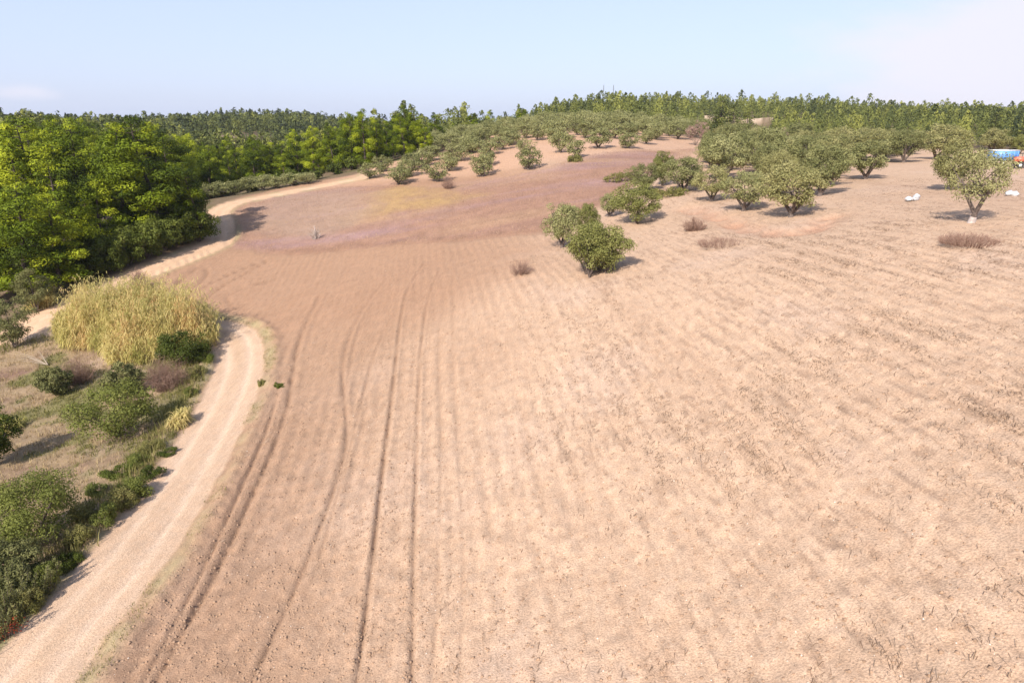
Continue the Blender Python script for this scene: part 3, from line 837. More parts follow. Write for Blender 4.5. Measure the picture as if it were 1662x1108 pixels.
# woodland scatter
cand = []
rngf = np.random.default_rng(11)
def scatter(n, rmin, rmax, a0, a1):
    th = np.radians(rngf.uniform(a0, a1, n)); rr = np.sqrt(rngf.uniform(rmin ** 2, rmax ** 2, n))
    return rr * np.sin(th), rr * np.cos(th)
X, Y = scatter(150000, 68, 720, -46, 46)
sw = sdf(X, Y, WOOD); ok = sw > 2.5
ok &= sdf(X, Y, CLEAR1) < 0
ok &= np.hypot(X, Y) < 650
wedge = (np.abs(X / Y - .315) < .05) & (Y > 180) & (Y < 306)
ok &= ~wedge
ok &= ~((sdf(X, Y, [(-175,395),(-120,395),(-95,290),(-128,280)]) > 0) & (Y < 340))
ok &= sdf(X, Y, BARE) < -1
ok &= ~((X < -38) & (Y < 79))
ok &= ~((X / Y > -.645) & (X / Y < -.56) & (Y < 96) & (X < 0))
ok &= ~((X > -62) & (X < -34) & (Y < 150) & (Y > 98)) 
ok &= ~(sdf(X, Y, crest) > -4)
dens = .55 + .45 * fbm(X / 30, Y / 30, 77, 3)
ok &= rngf.uniform(size=len(X)) < np.clip(dens + .35, .2, 1)
X, Y = X[ok], Y[ok]
o = np.argsort(np.hypot(X, Y)); X, Y = X[o], Y[o]
grid = {}; keep = []
for t in taken: grid.setdefault((int(t[0] // 8), int(t[1] // 8)), []).append(t)
for x, y in zip(X, Y):
    r = math.hypot(x, y)
    md = 6.3 if (r < 135 and x < -20) else 4.4 if r < 160 else (4.2 if (r < 300 or x > 0) else 5.4)
    cx, cy_ = int(x // 8), int(y // 8); bad = False
    for i in (-1, 0, 1):
        for j in (-1, 0, 1):
            for (qx, qy) in grid.get((cx + i, cy_ + j), ()):
                if (qx - x) ** 2 + (qy - y) ** 2 < md * md: bad = True; break
            if bad: break
        if bad: break
    if not bad:
        grid.setdefault((cx, cy_), []).append((x, y)); keep.append((x, y))
keep = np.array(keep)
# leave out trees wholly hidden behind nearer ground and crowns (seen from anywhere near the photograph's viewpoint)
zk = H0(keep[:, 0], keep[:, 1]); rk = np.hypot(keep[:, 0], keep[:, 1]); ak = np.degrees(np.arctan2(keep[:, 0], keep[:, 1]))
hor = np.full(400, -9.0); vis = []
for i in np.argsort(rk):
    hh = 8.0 if keep[i, 0] < -20 or rk[i] > 250 else 6.0
    topa = (zk[i] + hh + 2.5 - CAM_H) / rk[i]; b0 = int((ak[i] + 50) * 4); w_ = max(1, int(math.degrees(2.2 / rk[i]) * 4))
    seg = hor[max(0, b0 - w_):b0 + w_ + 1]
    if topa > seg.min() - .004: vis.append(i)
    low_ = (zk[i] + hh * .62 - CAM_H) / rk[i]
    sl = slice(max(0, b0 - w_ + 1), b0 + w_); hor[sl] = np.maximum(hor[sl], low_)
keep = keep[np.array(vis)]
print('trees', len(keep))
NIND = 262
for i in range(min(NIND, len(keep))):
    x, y = keep[i]; r = math.hypot(x, y)
    if x < -20:
        if r < 120: H = rngf.uniform(11.5, 15.0)
        elif x < -62 and y < 190: H = rngf.uniform(10.5, 14)
        else: H = rngf.uniform(8, 11.5)
        lb, gp = 'green pine among others in the woodland left of the farm track', 'pines of the woodland left of the track'
    else:
        H = rngf.uniform(5.5, 9.5)
        lb, gp = 'pine among others on the wooded slope behind the olive groves', 'pines on the slope behind the olive groves'
    if r < 175: pine_at(x, y, H, int(rngf.integers(5)), lb, gp)
    else: pine_at(x, y, H, int(rngf.integers(4)), lb, gp, PINEM)
# farther trees: real geometry joined as one wood
def far_wood(P, name, label, seed, hr, nq=34, lsz=.5):
    rng = np.random.default_rng(seed); n = len(P)
    if n == 0: return
    z = H0(P[:, 0], P[:, 1]) - .3
    Ht = (hr[0] + (hr[1] - hr[0]) * rng.uniform(0, 1, n) ** 1.5 + (rng.uniform(size=n) > .94) * 1.8) * (1 + .25 * fbm(P[:, 0] / 20, P[:, 1] / 20, 3, 2)); Rr = Ht * rng.uniform(.30, .50, n)
    t = rng.uniform(.02, 1, (n, nq)) ** .85
    prof = (1 - t ** 1.6) ** .7 * np.minimum(1, .6 + 2 * t) + .03
    ph = rng.uniform(0, 2 * math.pi, (n, nq)); nbr = rng.integers(5, 9, (n, 1))
    prof *= .75 + .35 * np.cos(ph * 3 + nbr + t * 9)
    rad = prof * Rr[:, None] * rng.uniform(.6, 1.1, (n, nq))
    Pc = np.stack([P[:, 0, None] + np.cos(ph) * rad, P[:, 1, None] + np.sin(ph) * rad, z[:, None] + Ht[:, None] * (.1 + .9 * t)], -1)
    nn = np.stack([np.cos(ph), np.sin(ph), .55 + 0 * ph], -1) + rng.normal(size=(n, nq, 3)) * .45
    tint0 = np.clip(rng.normal(.48, .24, n) + .25 * fbm(P[:, 0] / 40, P[:, 1] / 40, 8, 2), 0, 1)
    s_ = np.repeat((Ht / 9)[:, None], nq, 1).reshape(-1)
    V, F = leaves(rng, Pc.reshape(-1, 3), unit(nn.reshape(-1, 3)), lsz, lsz * .8)
    V = V.reshape(-1, 4, 3); c_ = V.mean(1, keepdims=True); V = (c_ + (V - c_) * s_[:, None, None])[:, :3].reshape(-1, 3)
    T = np.clip(np.repeat(np.repeat(tint0[:, None], nq, 1).reshape(-1) + rng.uniform(-.12, .12, n * nq), 3), 0, 1)
    link(name, make_mesh(name, V, F3=np.arange(n * nq * 3).reshape(-1, 3), mats=[M_pined], attrs={'tint': T}), kind='stuff', label=label, category='wood')
    print(name, n, n * nq)
rest = keep[NIND:]; rr_ = np.hypot(rest[:, 0], rest[:, 1])
lf = rest[:, 0] < -15
far_wood(rest[lf & (rr_ < 330)], 'pine_wood', 'pine wood filling the valley and slope left of the orchard', 1, (7, 12.5), 200, .42)
far_wood(rest[lf & (rr_ >= 330)], 'pine_wood', 'distant pine wood on the far left ridge', 2, (7, 12.5), 75, .75)
far_wood(rest[~lf & (rr_ < 260)], 'pine_wood', 'pine wood on the slope above the olive groves', 3, (4.0, 8.5), 230, .42)
far_wood(rest[~lf & (rr_ >= 260)], 'pine_wood', 'distant pine wood on the skyline of the right hill', 4, (3.8, 8.2), 120, .6)

Xw, Yw = scatter(9000, 180, 305, 13, 21); mw = (np.abs(Xw / Yw - .315) < .055) & (sdf(Xw, Yw, WOOD) > 2) & (Yw < 290)
far_wood(np.column_stack([Xw[mw], Yw[mw]])[:420], 'low_pine_wood', 'low young pines and shrubs below the pale cliff of the right hill', 6, (1.8, 4.2), 90, .3)
# ---- shrubs along the upper track and under the pines
sh = [(322,392,338,52),(300,402,344,52),(272,412,352,56),(243,424,362,56),(212,437,374,56),(182,450,392,50),(150,458,398,54),(112,462,400,58),(76,470,408,60),
      (36,478,416,62),(4,476,410,60),(20,440,372,60),(62,432,372,60),(108,425,370,58),(150,420,372,54),(196,412,364,54),(240,398,354,52),(286,384,330,50),
      (-20,500,430,70),(318,372,318,40),(130,440,392,44),(90,400,352,48),(30,395,340,60),(228,385,345,46),(0,420,350,60),(60,450,395,50),(256,388,338,50),(175,432,380,50)]
nm = ['on the verge of the upper track', 'under the near pines']
for i, (u, v, t, w) in enumerate(sh):
    x, y, H, Wd = from_px(u, v, t, w)
    if v >= 400 - 0 and i < 11: y += 1.2; x -= .8
    plant('shrub', MAQ[i % 4], x, y, min(H, 5.6), Wd * 1.1, 3.7, 4.7, 'dark evergreen shrub in the thicket between the upper track and the near pines', 'shrub',
          'evergreen shrubs between the upper track and the near pines', parts=('crown', 'stem'))
# undergrowth further back
kk = 0
for i in range(4000):
    u = rngf.uniform(0, 1662); v = rngf.uniform(205, 345)
    if kk > 95: break
    x, y = hit(u, v)
    if y > 230 or sdf(np.array([x]), np.array([y]), WOOD)[0] < 1 or sdf(np.array([x]), np.array([y]), crest)[0] > 0: continue
    kk += 1
    plant('shrub', MAQF[kk % 3], x, y, rngf.uniform(1.6, 3.2), rngf.uniform(2.6, 4.2), 2.7, 3.8, 'low green shrub in the undergrowth below the far pines', 'shrub', 'undergrowth shrubs below the far pines', parts=('crown', 'stem'))

# ---- bushes on the scrub slope, lower left
bushes = [
 (25,565,478,62,M_grey,'tall dark grey-green shrub at the left edge above the reeds',70),
 (92,640,592,50,M_grey,'small round grey-green shrub on the dry slope left of the big bush',60),
 (204,640,585,62,M_grey,'dark grey-green shrub just behind the big round bush below the reeds',90),
 (192,706,612,118,M_bush,'big round green bush with its shadow on the slope below the reeds',190),
 (300,592,540,76,M_maquis,'dark low bush at the right foot of the reeds beside the track bend',120),
 (58,890,766,150,M_bush,'large green bush at lower left beside the farm track',260),
 (-12,760,656,80,M_maquis,'dark bush cut by the left edge casting a long shadow on the dry slope',150),
 (12,960,868,110,M_grey,'pale grass-green bush in the lower left corner',160),
 (60,506,430,50,M_grey,'grey leafless-looking shrub behind the dry reed tuft at left',60),
]
for i, (u, v, t, w, mt, lb, ncl) in enumerate(bushes):
    x, y, H, Wd = from_px(u, v, t, w)
    a = .085 if y > 35 else .06
    gg = crown_tree(500 + i, H, Wd, .0, max(26, min(ncl, 70)), 120 if y > 35 else 260, a, a * .45, shrub=True, rc=max(.3, Wd * .13))
    p = (gg[0].mesh('bush_crown', [mt]), gg[1].mesh('bush_stem', [M_bark]))
    plant('bush', p, x, y, 1, 1, 1, 1, lb, 'bush', parts=('crown', 'stem'))

# low shrubs on the left lip of the track
VS = [proto('verge_shrub', crown_tree(560 + i, 1.0, 1.8, -.1, 20, 150, .055, .028, shrub=True, rc=.3), (m_, M_bark)) for i, m_ in enumerate((M_bush, M_weed, M_maquis))]
for i, (u, v, w, h) in enumerate([(238,800,56,1.1),(215,822,50,1.0),(262,770,40,.8),(188,850,48,1.0),(150,880,44,.9),(128,915,46,.9),(100,950,44,.9),(72,985,44,.9),(205,770,50,.7),
                                  (172,800,44,.6),(262,730,40,.6),(285,735,30,.5),(240,750,46,.6),(330,612,34,.9),(345,590,30,.8),(322,640,26,.6),(150,840,50,.9)]):
    x, y = hit(u, v); D = y * cp + 18 * sp
    plant('verge_shrub', VS[i % 3], x - .5, y, h, w / FPX * D, 1.0, 1.8, 'low green shrub in the verge on the left lip of the farm track', 'shrub', 'low shrubs along the left lip of the track', parts=('crown', 'stem'))
# upright leafy plants in the lower left corner
def spire_plant(seed, H):
    rng = np.random.default_rng(seed); g = Geo(); tk = Geo()
    for s_ in range(12):
        ph = rng.uniform(0, 6.28); r0 = rng.uniform(0, .5); lean = rng.uniform(.1, .35)
        b0 = np.array([math.cos(ph) * r0, math.sin(ph) * r0, -.05]); tip = b0 + np.array([math.cos(ph) * lean * H, math.sin(ph) * lean * H, H * rng.uniform(.7, 1.05)])
        V, F = tube([b0, (b0 + tip) / 2, tip], [.02, .014, .006], 4); tk.add(V, F)
        k = 110; q = rng.uniform(.12, 1, (k, 1)); d = unit(rng.normal(size=(k, 3)) + (0, 0, .4))
        P = b0 + (tip - b0) * q + d * .09
        V, F = leaves(rng, P, unit(d + rng.normal(size=(k, 3)) * .4), .07, .018); g.add(V, F, rng.uniform(.3, .8))
    return g, tk
for i, (u, v, h) in enumerate([(10,1010,1.7),(45,985,1.6),(78,962,1.4),(-10,1040,1.7),(30,1000,1.3)]):
    x, y = hit(u, v); gg = spire_plant(600 + i, h)
    plant('tall_weed', (gg[0].mesh('weed_leaves', [M_grey]), gg[1].mesh('weed_stem', [M_bark])), x - .2, y, 1, 1, 1, 1,
          'upright weed with leafy spires at the track edge in the lower left corner', 'weed', 'upright weeds in the lower left corner', parts=('leaves', 'stem'))
x, y = hit(8, 1030); g = twig_geo(620, .45, .8, 60, .015)
V, F, T, Mx = g.arr(); M_redleaf = leaf_mat('red leaves', [(.16, .02, .01), (.35, .06, .03), (.45, .14, .06)], .2, objvar=0)
gg = Geo(); rr5 = np.random.default_rng(5); P = rr5.normal(size=(260, 3)) * (.3, .3, .12) + (0, 0, .25); Vv, Ff = leaves(rr5, P, unit(rr5.normal(size=(260, 3))), .05, .025); gg.add(Vv, Ff, np.repeat(rr5.uniform(0, 1, 260), 4))
plant('red_weed', (gg.mesh('red_leaves', [M_redleaf]), g.mesh('red_stem', [M_twig])), x, y, 1, 1, 1, 1, 'small reddish weed at the very lower left corner of the track', 'weed', parts=('leaves', 'stem'))

# ---- reed bed
REEDPOLY = hits([(84,540),(150,512),(250,505),(345,528),(352,560),(330,575),(250,590),(185,600),(150,570),(100,570)])
def reeds(name, poly, n, hr, seed, label, zcut=None):
    rng = np.random.default_rng(seed); g = Geo()
    P = np.array(poly); lo, hi = P.min(0), P.max(0); pts = []
    while len(pts) < n:
        q = rng.uniform(lo, hi, (n, 2)); q = q[sdf(q[:, 0], q[:, 1], poly) > 0]; pts += [tuple(a) for a in q]
    pts = np.array(pts[:n]); z = H0(pts[:, 0], pts[:, 1])
    edge = np.clip(sdf(pts[:, 0], pts[:, 1], poly) / 1.6, .5, 1)
    for (x, y), zz, ed in zip(pts, z, edge):
        h = rng.uniform(*hr) * ed; ln = rng.normal(size=2) * .15 * h + np.array([.10, .05]) * h
        b0 = np.array([x, y, zz - .1]); tp = b0 + np.array([ln[0], ln[1], h]); md = b0 + np.array([ln[0] * .3, ln[1] * .3, h * .55])
        t0 = np.clip(.42 + .9 * (vnoise(np.array([x / 1.8]), np.array([y / 1.8]), 5)[0] - .5) + rng.normal() * .14, .02, .98)
        V, F = tube([b0, md, tp], [.016, .013, .004], 3); g.add(V, F, min(1, t0 + .2))
        k = 15; q = rng.uniform(.22, 1, k); ph = rng.uniform(0, 6.28, k)
        base = np.where(q[:, None] < .55, b0 + (md - b0) * (q / .55)[:, None], md + (tp - md) * ((q - .55) / .45)[:, None])
        d = np.stack([np.cos(ph), np.sin(ph), 0 * ph], 1); L = rng.uniform(.35, .75, (k, 1))
        sd2 = np.stack([-np.sin(ph), np.cos(ph), 0 * ph], 1) * .026
        m_ = base + d * L * .45 + (0, 0, .18) ; e_ = base + d * L + np.stack([0 * ph, 0 * ph, -rng.uniform(0, .3, k)], 1)
        V = np.stack([base - sd2 * .5, base + sd2 * .5, m_ + sd2, m_ - sd2, e_ + sd2 * .1, e_ - sd2 * .1], 1).reshape(-1, 3)
        F = np.concatenate([np.arange(k)[:, None] * 6 + np.array([0, 1, 2, 3]), np.arange(k)[:, None] * 6 + np.array([3, 2, 4, 5])])
        g.add(V, F, np.clip(np.repeat(t0 + rng.normal(size=k) * .1, 6), 0, 1))
    V, F, T, Mx = g.arr()
    link(name, make_mesh(name, V, F4=F, mats=[M_reed], attrs={'tint': T}), kind='stuff', label=label, category='reeds')
reeds('reed_bed', REEDPOLY, 2600, (1.8, 5.0), 21, 'tall yellow-green reed bed inside the bend of the farm track')
hx, hy = hit(295, 690)
reeds('reed_tuft', [(hx - .5, hy - .7), (hx + .3, hy - .7), (hx + .3, hy + .7), (hx - .4, hy + .7)], 34, (1.1, 2.1), 22, 'small dry reed tuft at the track edge below the bend')
hx, hy = hit(70, 498)
reeds('reed_tuft', [(hx - 1.6, hy - .9), (hx + 1.4, hy - .9), (hx + 1.3, hy + .9), (hx - 1.2, hy + .9)], 90, (1.6, 2.6), 23, 'dry orange reed tuft at the shrubs beyond the upper track')
hx, hy = hit(8, 700)
reeds('reed_tuft', [(hx - 1.3, hy - .9), (hx + 1, hy - .9), (hx + 1, hy + .9), (hx - 1.0, hy + .9)], 40, (1.0, 1.8), 24, 'pale reed tuft behind the dark bush at the left edge')

# ---- bare and dry bushes
for i, (u, v, t, w, n, lb) in enumerate([
    (845,444,422,48,150,'pale dry brush heap left of the dense mid-field bush'),
    (1127,374,352,40,150,'rounded dry twiggy bush below the grove'),
    (1170,398,374,76,240,'wide flat heap of brown brushwood below the grove'),
    (1572,396,368,88,520,'wide patch of reddish dry brush in front of the lone limewashed olive'),
    (728,306,286,24,90,'small grey dry bush at the lower edge of the orchard'),
    (272,632,572,66,240,'grey leafless bush between the big green bush and the track bend'),
    (126,620,575,60,240,'tangle of bare grey twigs under the reeds at left'),
    (228,470,430,30,90,'bare brownish bush at the edge of the thicket')]):
    x, y, H, Wd = from_px(u, v, t, w)
    if v < 400 and w > 70: H *= .6
    g = twig_geo(700 + i, H, Wd, n, .022 if y > 60 else .013, 2.0 if w > 70 else 1.0)
    link('dry_bush', g.mesh('dry_bush', [M_twig]), loc=(x, y, zat(x, y)), label=lb, category='dry bush')
# fallen pale branches on the scrub
x, y = hit(78, 592); g = Geo(); rb = np.random.default_rng(9)
for i in range(13):
    e_ = np.array([-rb.uniform(1.5, 5), rb.normal() * .9 + rb.uniform(0, 2.2), rb.uniform(.1, .9)])
    V, F = tube([(0, 0, .15), e_ * .5 + (0, 0, .3), e_], [.02, .013, .005], 4); g.add(V, F, rb.uniform(.2, .7))
g_ = g.mesh('branches', [leaf_mat('bleached wood', [(.22, .17, .13), (.32, .26, .2), (.42, .35, .28)], 0, objvar=0)])
link('fallen_branches', g_, loc=(x, y, zat(x, y)), label='bleached fallen branches lying fanned out left of the reeds', category='branches')
# pinkish dead tree at the orchard edge
x, y, H, Wd = from_px(1128, 236, 196, 36)
gg = crown_tree(720, H, Wd, .2, 40, 60, .13, .05, shrub=True, rc=.6)
plant('dead_tree', (gg[0].mesh('dead_crown', [M_pinktree]), gg[1].mesh('dead_stem', [M_bark])), x, y, 1, 1, 1, 1, 'round pinkish brown dead tree between orchard and grove', 'tree')
x, y, H, Wd = from_px(1262, 262, 206, 26)
gg = crown_tree(721, H, Wd, .5, 22, 30, .12, .04, shrub=True, rc=.5)
plant('dead_tree', (gg[0].mesh('dead_crown', [M_pinktree]), gg[1].mesh('dead_stem', [M_bark])), x, y, 1, 1, 1, 1, 'thin greyish pink dead tree inside the back of the grove', 'tree')
# small bare sapling on the meadow
x, y, H, Wd = from_px(512, 388, 364, 16)
g = twig_geo(730, H, Wd * 1.3, 26, .03); V, F = tube([(0, 0, -.2), (.05, 0, H * .5), (-.05, 0, H * .9)], [.09, .07, .02], 6); g.add(V, F, .9)
link('bare_sapling', g.mesh('bare_sapling', [leaf_mat('pale dead wood', [(.3, .24, .2), (.45, .38, .32), (.6, .5, .44)], 0, objvar=0)]), loc=(x, y, zat(x, y)), label='small bare whitish sapling alone on the pale part of the meadow', category='sapling')
# pale low green mound at the field tip by the grove
gm = [(1010,293,282,64,'low yellow-green bush strip at the tip of the meadow beside the grove'), (1085,318,306,50,'low yellow-green bush strip at the foot of the grove'),
      (934,262,252,30,'low yellowish bush at the foot of an orchard olive')]
for i, (u, v, t, w, lb) in enumerate(gm):
    x, y, H, Wd = from_px(u, v, t, w); gg = crown_tree(740 + i, 1.1, Wd, -.3, 30, 60, .12, .06, shrub=True, rc=.5)
    plant('low_bush', (gg[0].mesh('low_crown', [M_weed]), gg[1].mesh('low_stem', [M_bark])), x, y, 1, 1, 1, 1, lb, 'bush', parts=('crown', 'stem'))
# small green weed with dark stalks beside the track
for i, (u, v, lb) in enumerate([(428,622,'small green weed beside the track just past the bend'), (452,628,'dark leafy clump on the turned soil right of the bend')]):
    x, y = hit(u, v); gg = spire_plant(750 + i, .24)
    plant('weed', (gg[0].mesh('weed_leaves', [M_weed if i == 0 else M_maquis]), gg[1].mesh('weed_stem', [M_bark])), x, y, 1, 1, 1, 1, lb, 'weed', parts=('leaves', 'stem'))

# ------------------------------------------------------------------ sacks, trailer, tractor, masts
def box(g, c, s, rz=0, t=.5, m=0, taper=1.0):
    x, y, z = [q / 2 for q in s]
    V = np.array([(-x,-y,-z),(x,-y,-z),(x,y,-z),(-x,y,-z),(-x*taper,-y*taper,z),(x*taper,-y*taper,z),(x*taper,y*taper,z),(-x*taper,y*taper,z)])
    cc, ss_ = math.cos(rz), math.sin(rz)
    V = np.stack([V[:, 0] * cc - V[:, 1] * ss_, V[:, 0] * ss_ + V[:, 1] * cc, V[:, 2]], 1) + np.array(c)
    g.add(V, [(0,3,2,1),(4,5,6,7),(0,1,5,4),(1,2,6,5),(2,3,7,6),(3,0,4,7)], t, m)
def sack(seed, L=.8, Wd=.5, Hh=.45, standing=False):
    rng = np.random.default_rng(seed); n, s = 12, 14; V = []
    for i in range(n + 1):
        t = i / n
        for j in range(s):
            a = 2 * math.pi * j / s
            pr = (math.sin(math.pi * min(max(t, .0), 1)) ** .4) if 0 < t < 1 else .12
            if t > .8: pr *= 1 - (t - .8) * 2.6
            r = pr * (1 + .16 * math.sin(3 * a + 9 * t + seed) + .1 * math.sin(7 * a - 5 * t) + .09 * rng.normal())
            V.append((t * L, math.cos(a) * Wd / 2 * r, max(-Hh * .42, math.sin(a) * Hh / 2 * r)))
    V = np.array(V)
    if standing: V = V[:, [1, 2, 0]]
    V[:, 2] -= V[:, 2].min()
    F = [(i*s+j, i*s+(j+1)%s, (i+1)*s+(j+1)%s, (i+1)*s+j) for i in range(n) for j in range(s)]
    g = Geo(); g.add(V, F); return g
xa, ya = hit(1484, 326)
sx = ray(1, 0)
for dx, dy, st, sz, rz, lb in [(-.1, 0, False, .7, 2.9, 'white sack lying flat left of the upright one on bare soil'), (.15, .05, True, .62, .3, 'white sack standing upright on bare soil right of a lying one')]:
    g = sack(3 if st else 4, L=sz, Wd=.62, Hh=.4, standing=st)
    link('sack', g.mesh('sack', [M_white]), loc=(xa + dx, ya + dy, zat(xa + dx, ya + dy)), rz=rz, label=lb, category='sack')
xa, ya = hit(1630, 318)
link('sack', sack(8, 1.0, .7, .5).mesh('sack', [M_white], True), loc=(xa, ya, zat(xa, ya)), rz=-.5, label='crumpled white sack lying right of the lone limewashed olive', category='sack')

def wheel(parent, loc, rad, wd, rimcol):
    g = Geo(); s = 20; V = []; F = []
    prof = [(-wd/2, rad*.55), (-wd/2, rad*.93), (-wd*.3, rad), (wd*.3, rad), (wd/2, rad*.93), (wd/2, rad*.55)]
    for k, (yy, rr) in enumerate(prof):
        for j in range(s):
            a = 2*math.pi*j/s; rl = rr * (1.0 + (.02 if (j % 2 and 1 <= k <= 4) else 0)); V.append((math.cos(a)*rl, yy, math.sin(a)*rl))
    for k in range(len(prof) - 1):
        for j in range(s): F.append((k*s+j, k*s+(j+1)%s, (k+1)*s+(j+1)%s, (k+1)*s+j))
    g.add(V, F)
    w = link('wheel', g.mesh('tyre', [M_tyre], False), parent=parent, loc=loc)
    g = Geo(); V = []; F = []; prof = [(-wd*.42, 0.001), (-wd*.3, rad*.25), (-wd*.42, rad*.3), (-wd*.2, rad*.56), (wd*.2, rad*.56), (wd*.3, rad*.001)]
    for yy, rr in prof:
        for j in range(s): a = 2*math.pi*j/s; V.append((math.cos(a)*rr, yy, math.sin(a)*rr))
    for k in range(len(prof) - 1):
        for j in range(s): F.append((k*s+j, k*s+(j+1)%s, (k+1)*s+(j+1)%s, (k+1)*s+j))
    g.add(V, F); link('rim', g.mesh('rim', [rimcol]), parent=w)
    return w
tx, ty = hit(1624, 270)
tr = link('farm_trailer', None, loc=(tx, ty, zat(tx, ty)), rz=R(4), label='blue box trailer with white top rail parked left of the red tractor', category='trailer')
g = Geo(); L_, Hh, zb = 3.1, 1.15, .95
box(g, (0, -.95, zb + Hh/2), (L_, .06, Hh)); box(g, (0, .95, zb + Hh/2), (L_, .06, Hh)); box(g, (-L_/2 + .03, 0, zb + Hh/2), (.06, 1.84, Hh)); box(g, (L_/2 - .03, 0, zb + Hh/2), (.06, 1.84, Hh))
box(g, (0, 0, zb - .03), (L_, 1.96, .06))
for k in range(6): box(g, (-L_/2 + .2 + k * (L_ - .4) / 5, -1.0, zb + Hh/2), (.08, .05, Hh - .04))
link('box_body', g.mesh('box_body', [M_blue]), parent=tr)
g = Geo(); box(g, (0, -.97, zb + Hh + .05), (L_ + .06, .12, .1)); box(g, (0, .97, zb + Hh + .05), (L_ + .06, .12, .1)); box(g, (-L_/2, 0, zb + Hh + .052), (.12, 1.8, .1)); box(g, (L_/2, 0, zb + Hh + .052), (.12, 1.8, .1))
link('top_rail', g.mesh('top_rail', [M_rim]), parent=tr)
g = Geo(); box(g, (.3, -.4, zb - .14), (4.4, .1, .14)); box(g, (.3, .4, zb - .14), (4.4, .1, .14)); box(g, (-.4, 0, .45), (.1, 1.6, .1)); box(g, (2.6, 0, zb - .14), (.12, .9, .13))
link('chassis', g.mesh('chassis', [M_steel]), parent=tr)
for yy in (-.82, .82): wheel(tr, (-.4, yy, .42), .42, .24, M_rim)
# tractor, nose to the left
tx2, ty2 = hit(1651, 274)
tt = link('tractor', None, loc=(tx2 + 1.7, ty2 + .2, zat(tx2 + 1.7, ty2)), rz=R(176), label='red tractor with white front rims at the right edge of the photo', category='tractor')
g = Geo(); box(g, (1.2, 0, 1.15), (1.6, .66, .6), taper=.92); box(g, (2.03, 0, 1.1), (.12, .6, .5)); link('bonnet', g.mesh('bonnet', [M_red]), parent=tt)
g = Geo(); box(g, (.5, 0, .72), (2.9, .42, .3)); box(g, (1.65, 0, .5), (.22, 1.3, .14)); link('chassis', g.mesh('tractor_chassis', [M_steel]), parent=tt)
for s_ in (-1, 1):
    g = Geo()
    for q in range(7):
        a = math.pi * (.12 + .76 * q / 6); box(g, (-.55 + math.cos(a) * .84, s_ * .78, .78 + math.sin(a) * .84), (.42, .42, .05))
    link('mudguard', g.mesh('mudguard', [M_red]), parent=tt)
    wheel(tt, (-.55, s_ * .78, .74), .74, .38, M_rim); wheel(tt, (1.65, s_ * .72, .42), .42, .24, M_rim)
g = Geo(); box(g, (-.35, 0, 1.2), (.5, .5, .12)); box(g, (-.62, 0, 1.45), (.1, .48, .45)); link('seat', g.mesh('seat', [M_tyre]), parent=tt)
g = Geo(); V, F = tube([(.45, 0, 1.3), (.2, 0, 1.6)], .025, 6); g.add(V, F)
V, F = tube([(.2 + .03, math.cos(a) * .2, 1.6 + math.sin(a) * .2) for a in np.linspace(0, 6.283, 15)], .018, 5); g.add(V, F); link('steering_wheel', g.mesh('steering_wheel', [M_tyre]), parent=tt)
g = Geo(); V, F = tube([(1.3, .2, 1.4), (1.3, .2, 2.0)], .035, 7); g.add(V, F); link('exhaust', g.mesh('exhaust', [M_steel]), parent=tt)
g = Geo()
for yy in (-.55, .55): V, F = tube([(-.9, yy, 1.2), (-.9, yy, 2.25)], .035, 6); g.add(V, F)
box(g, (-.45, 0, 2.28), (1.2, 1.3, .07)); link('sunroof', g.mesh('sunroof', [M_rim]), parent=tt)
# thin masts on the right hill
for u, lb in ((980, 'thin left mast rising above the trees of the right hill'), (996, 'thin right mast rising above the trees of the right hill')):
    Y_ = 340.0; d = ray(u, 138); t = Y_ / d[1]; x = d[0] * t; zt = CAM_H + d[2] * t; zb_ = zat(x, Y_)
    g = Geo(); V, F = tube([(0, 0, 0), (0, 0, zt - zb_)], [.16, .09], 5); g.add(V, F)
    for k in range(3): box(g, (0, 0, (zt - zb_) * (.8 + .07 * k)), (.9 - .2 * k, .08, .08))
    link('mast', g.mesh('mast', [M_steel]), loc=(x, Y_, zb_), label=lb, category='mast')

# ------------------------------------------------------------------ haze
mh, th_ = new_mat('haze')
oh = N(th_, 'ShaderNodeOutputMaterial'); pv = N(th_, 'ShaderNodeVolumePrincipled')
pv.inputs['Color'].default_value = (.95, .975, 1.0, 1); pv.inputs['Density'].default_value = .00009; pv.inputs['Anisotropy'].default_value = .2
th_.links.new(pv.outputs[0], oh.inputs['Volume'])
g = Geo(); box(g, (0, 0, 17.5), (3900, 3900, 95))
link('haze', g.mesh('haze', [mh]), kind='stuff', label='thin pale haze over the fields and hills', category='haze')
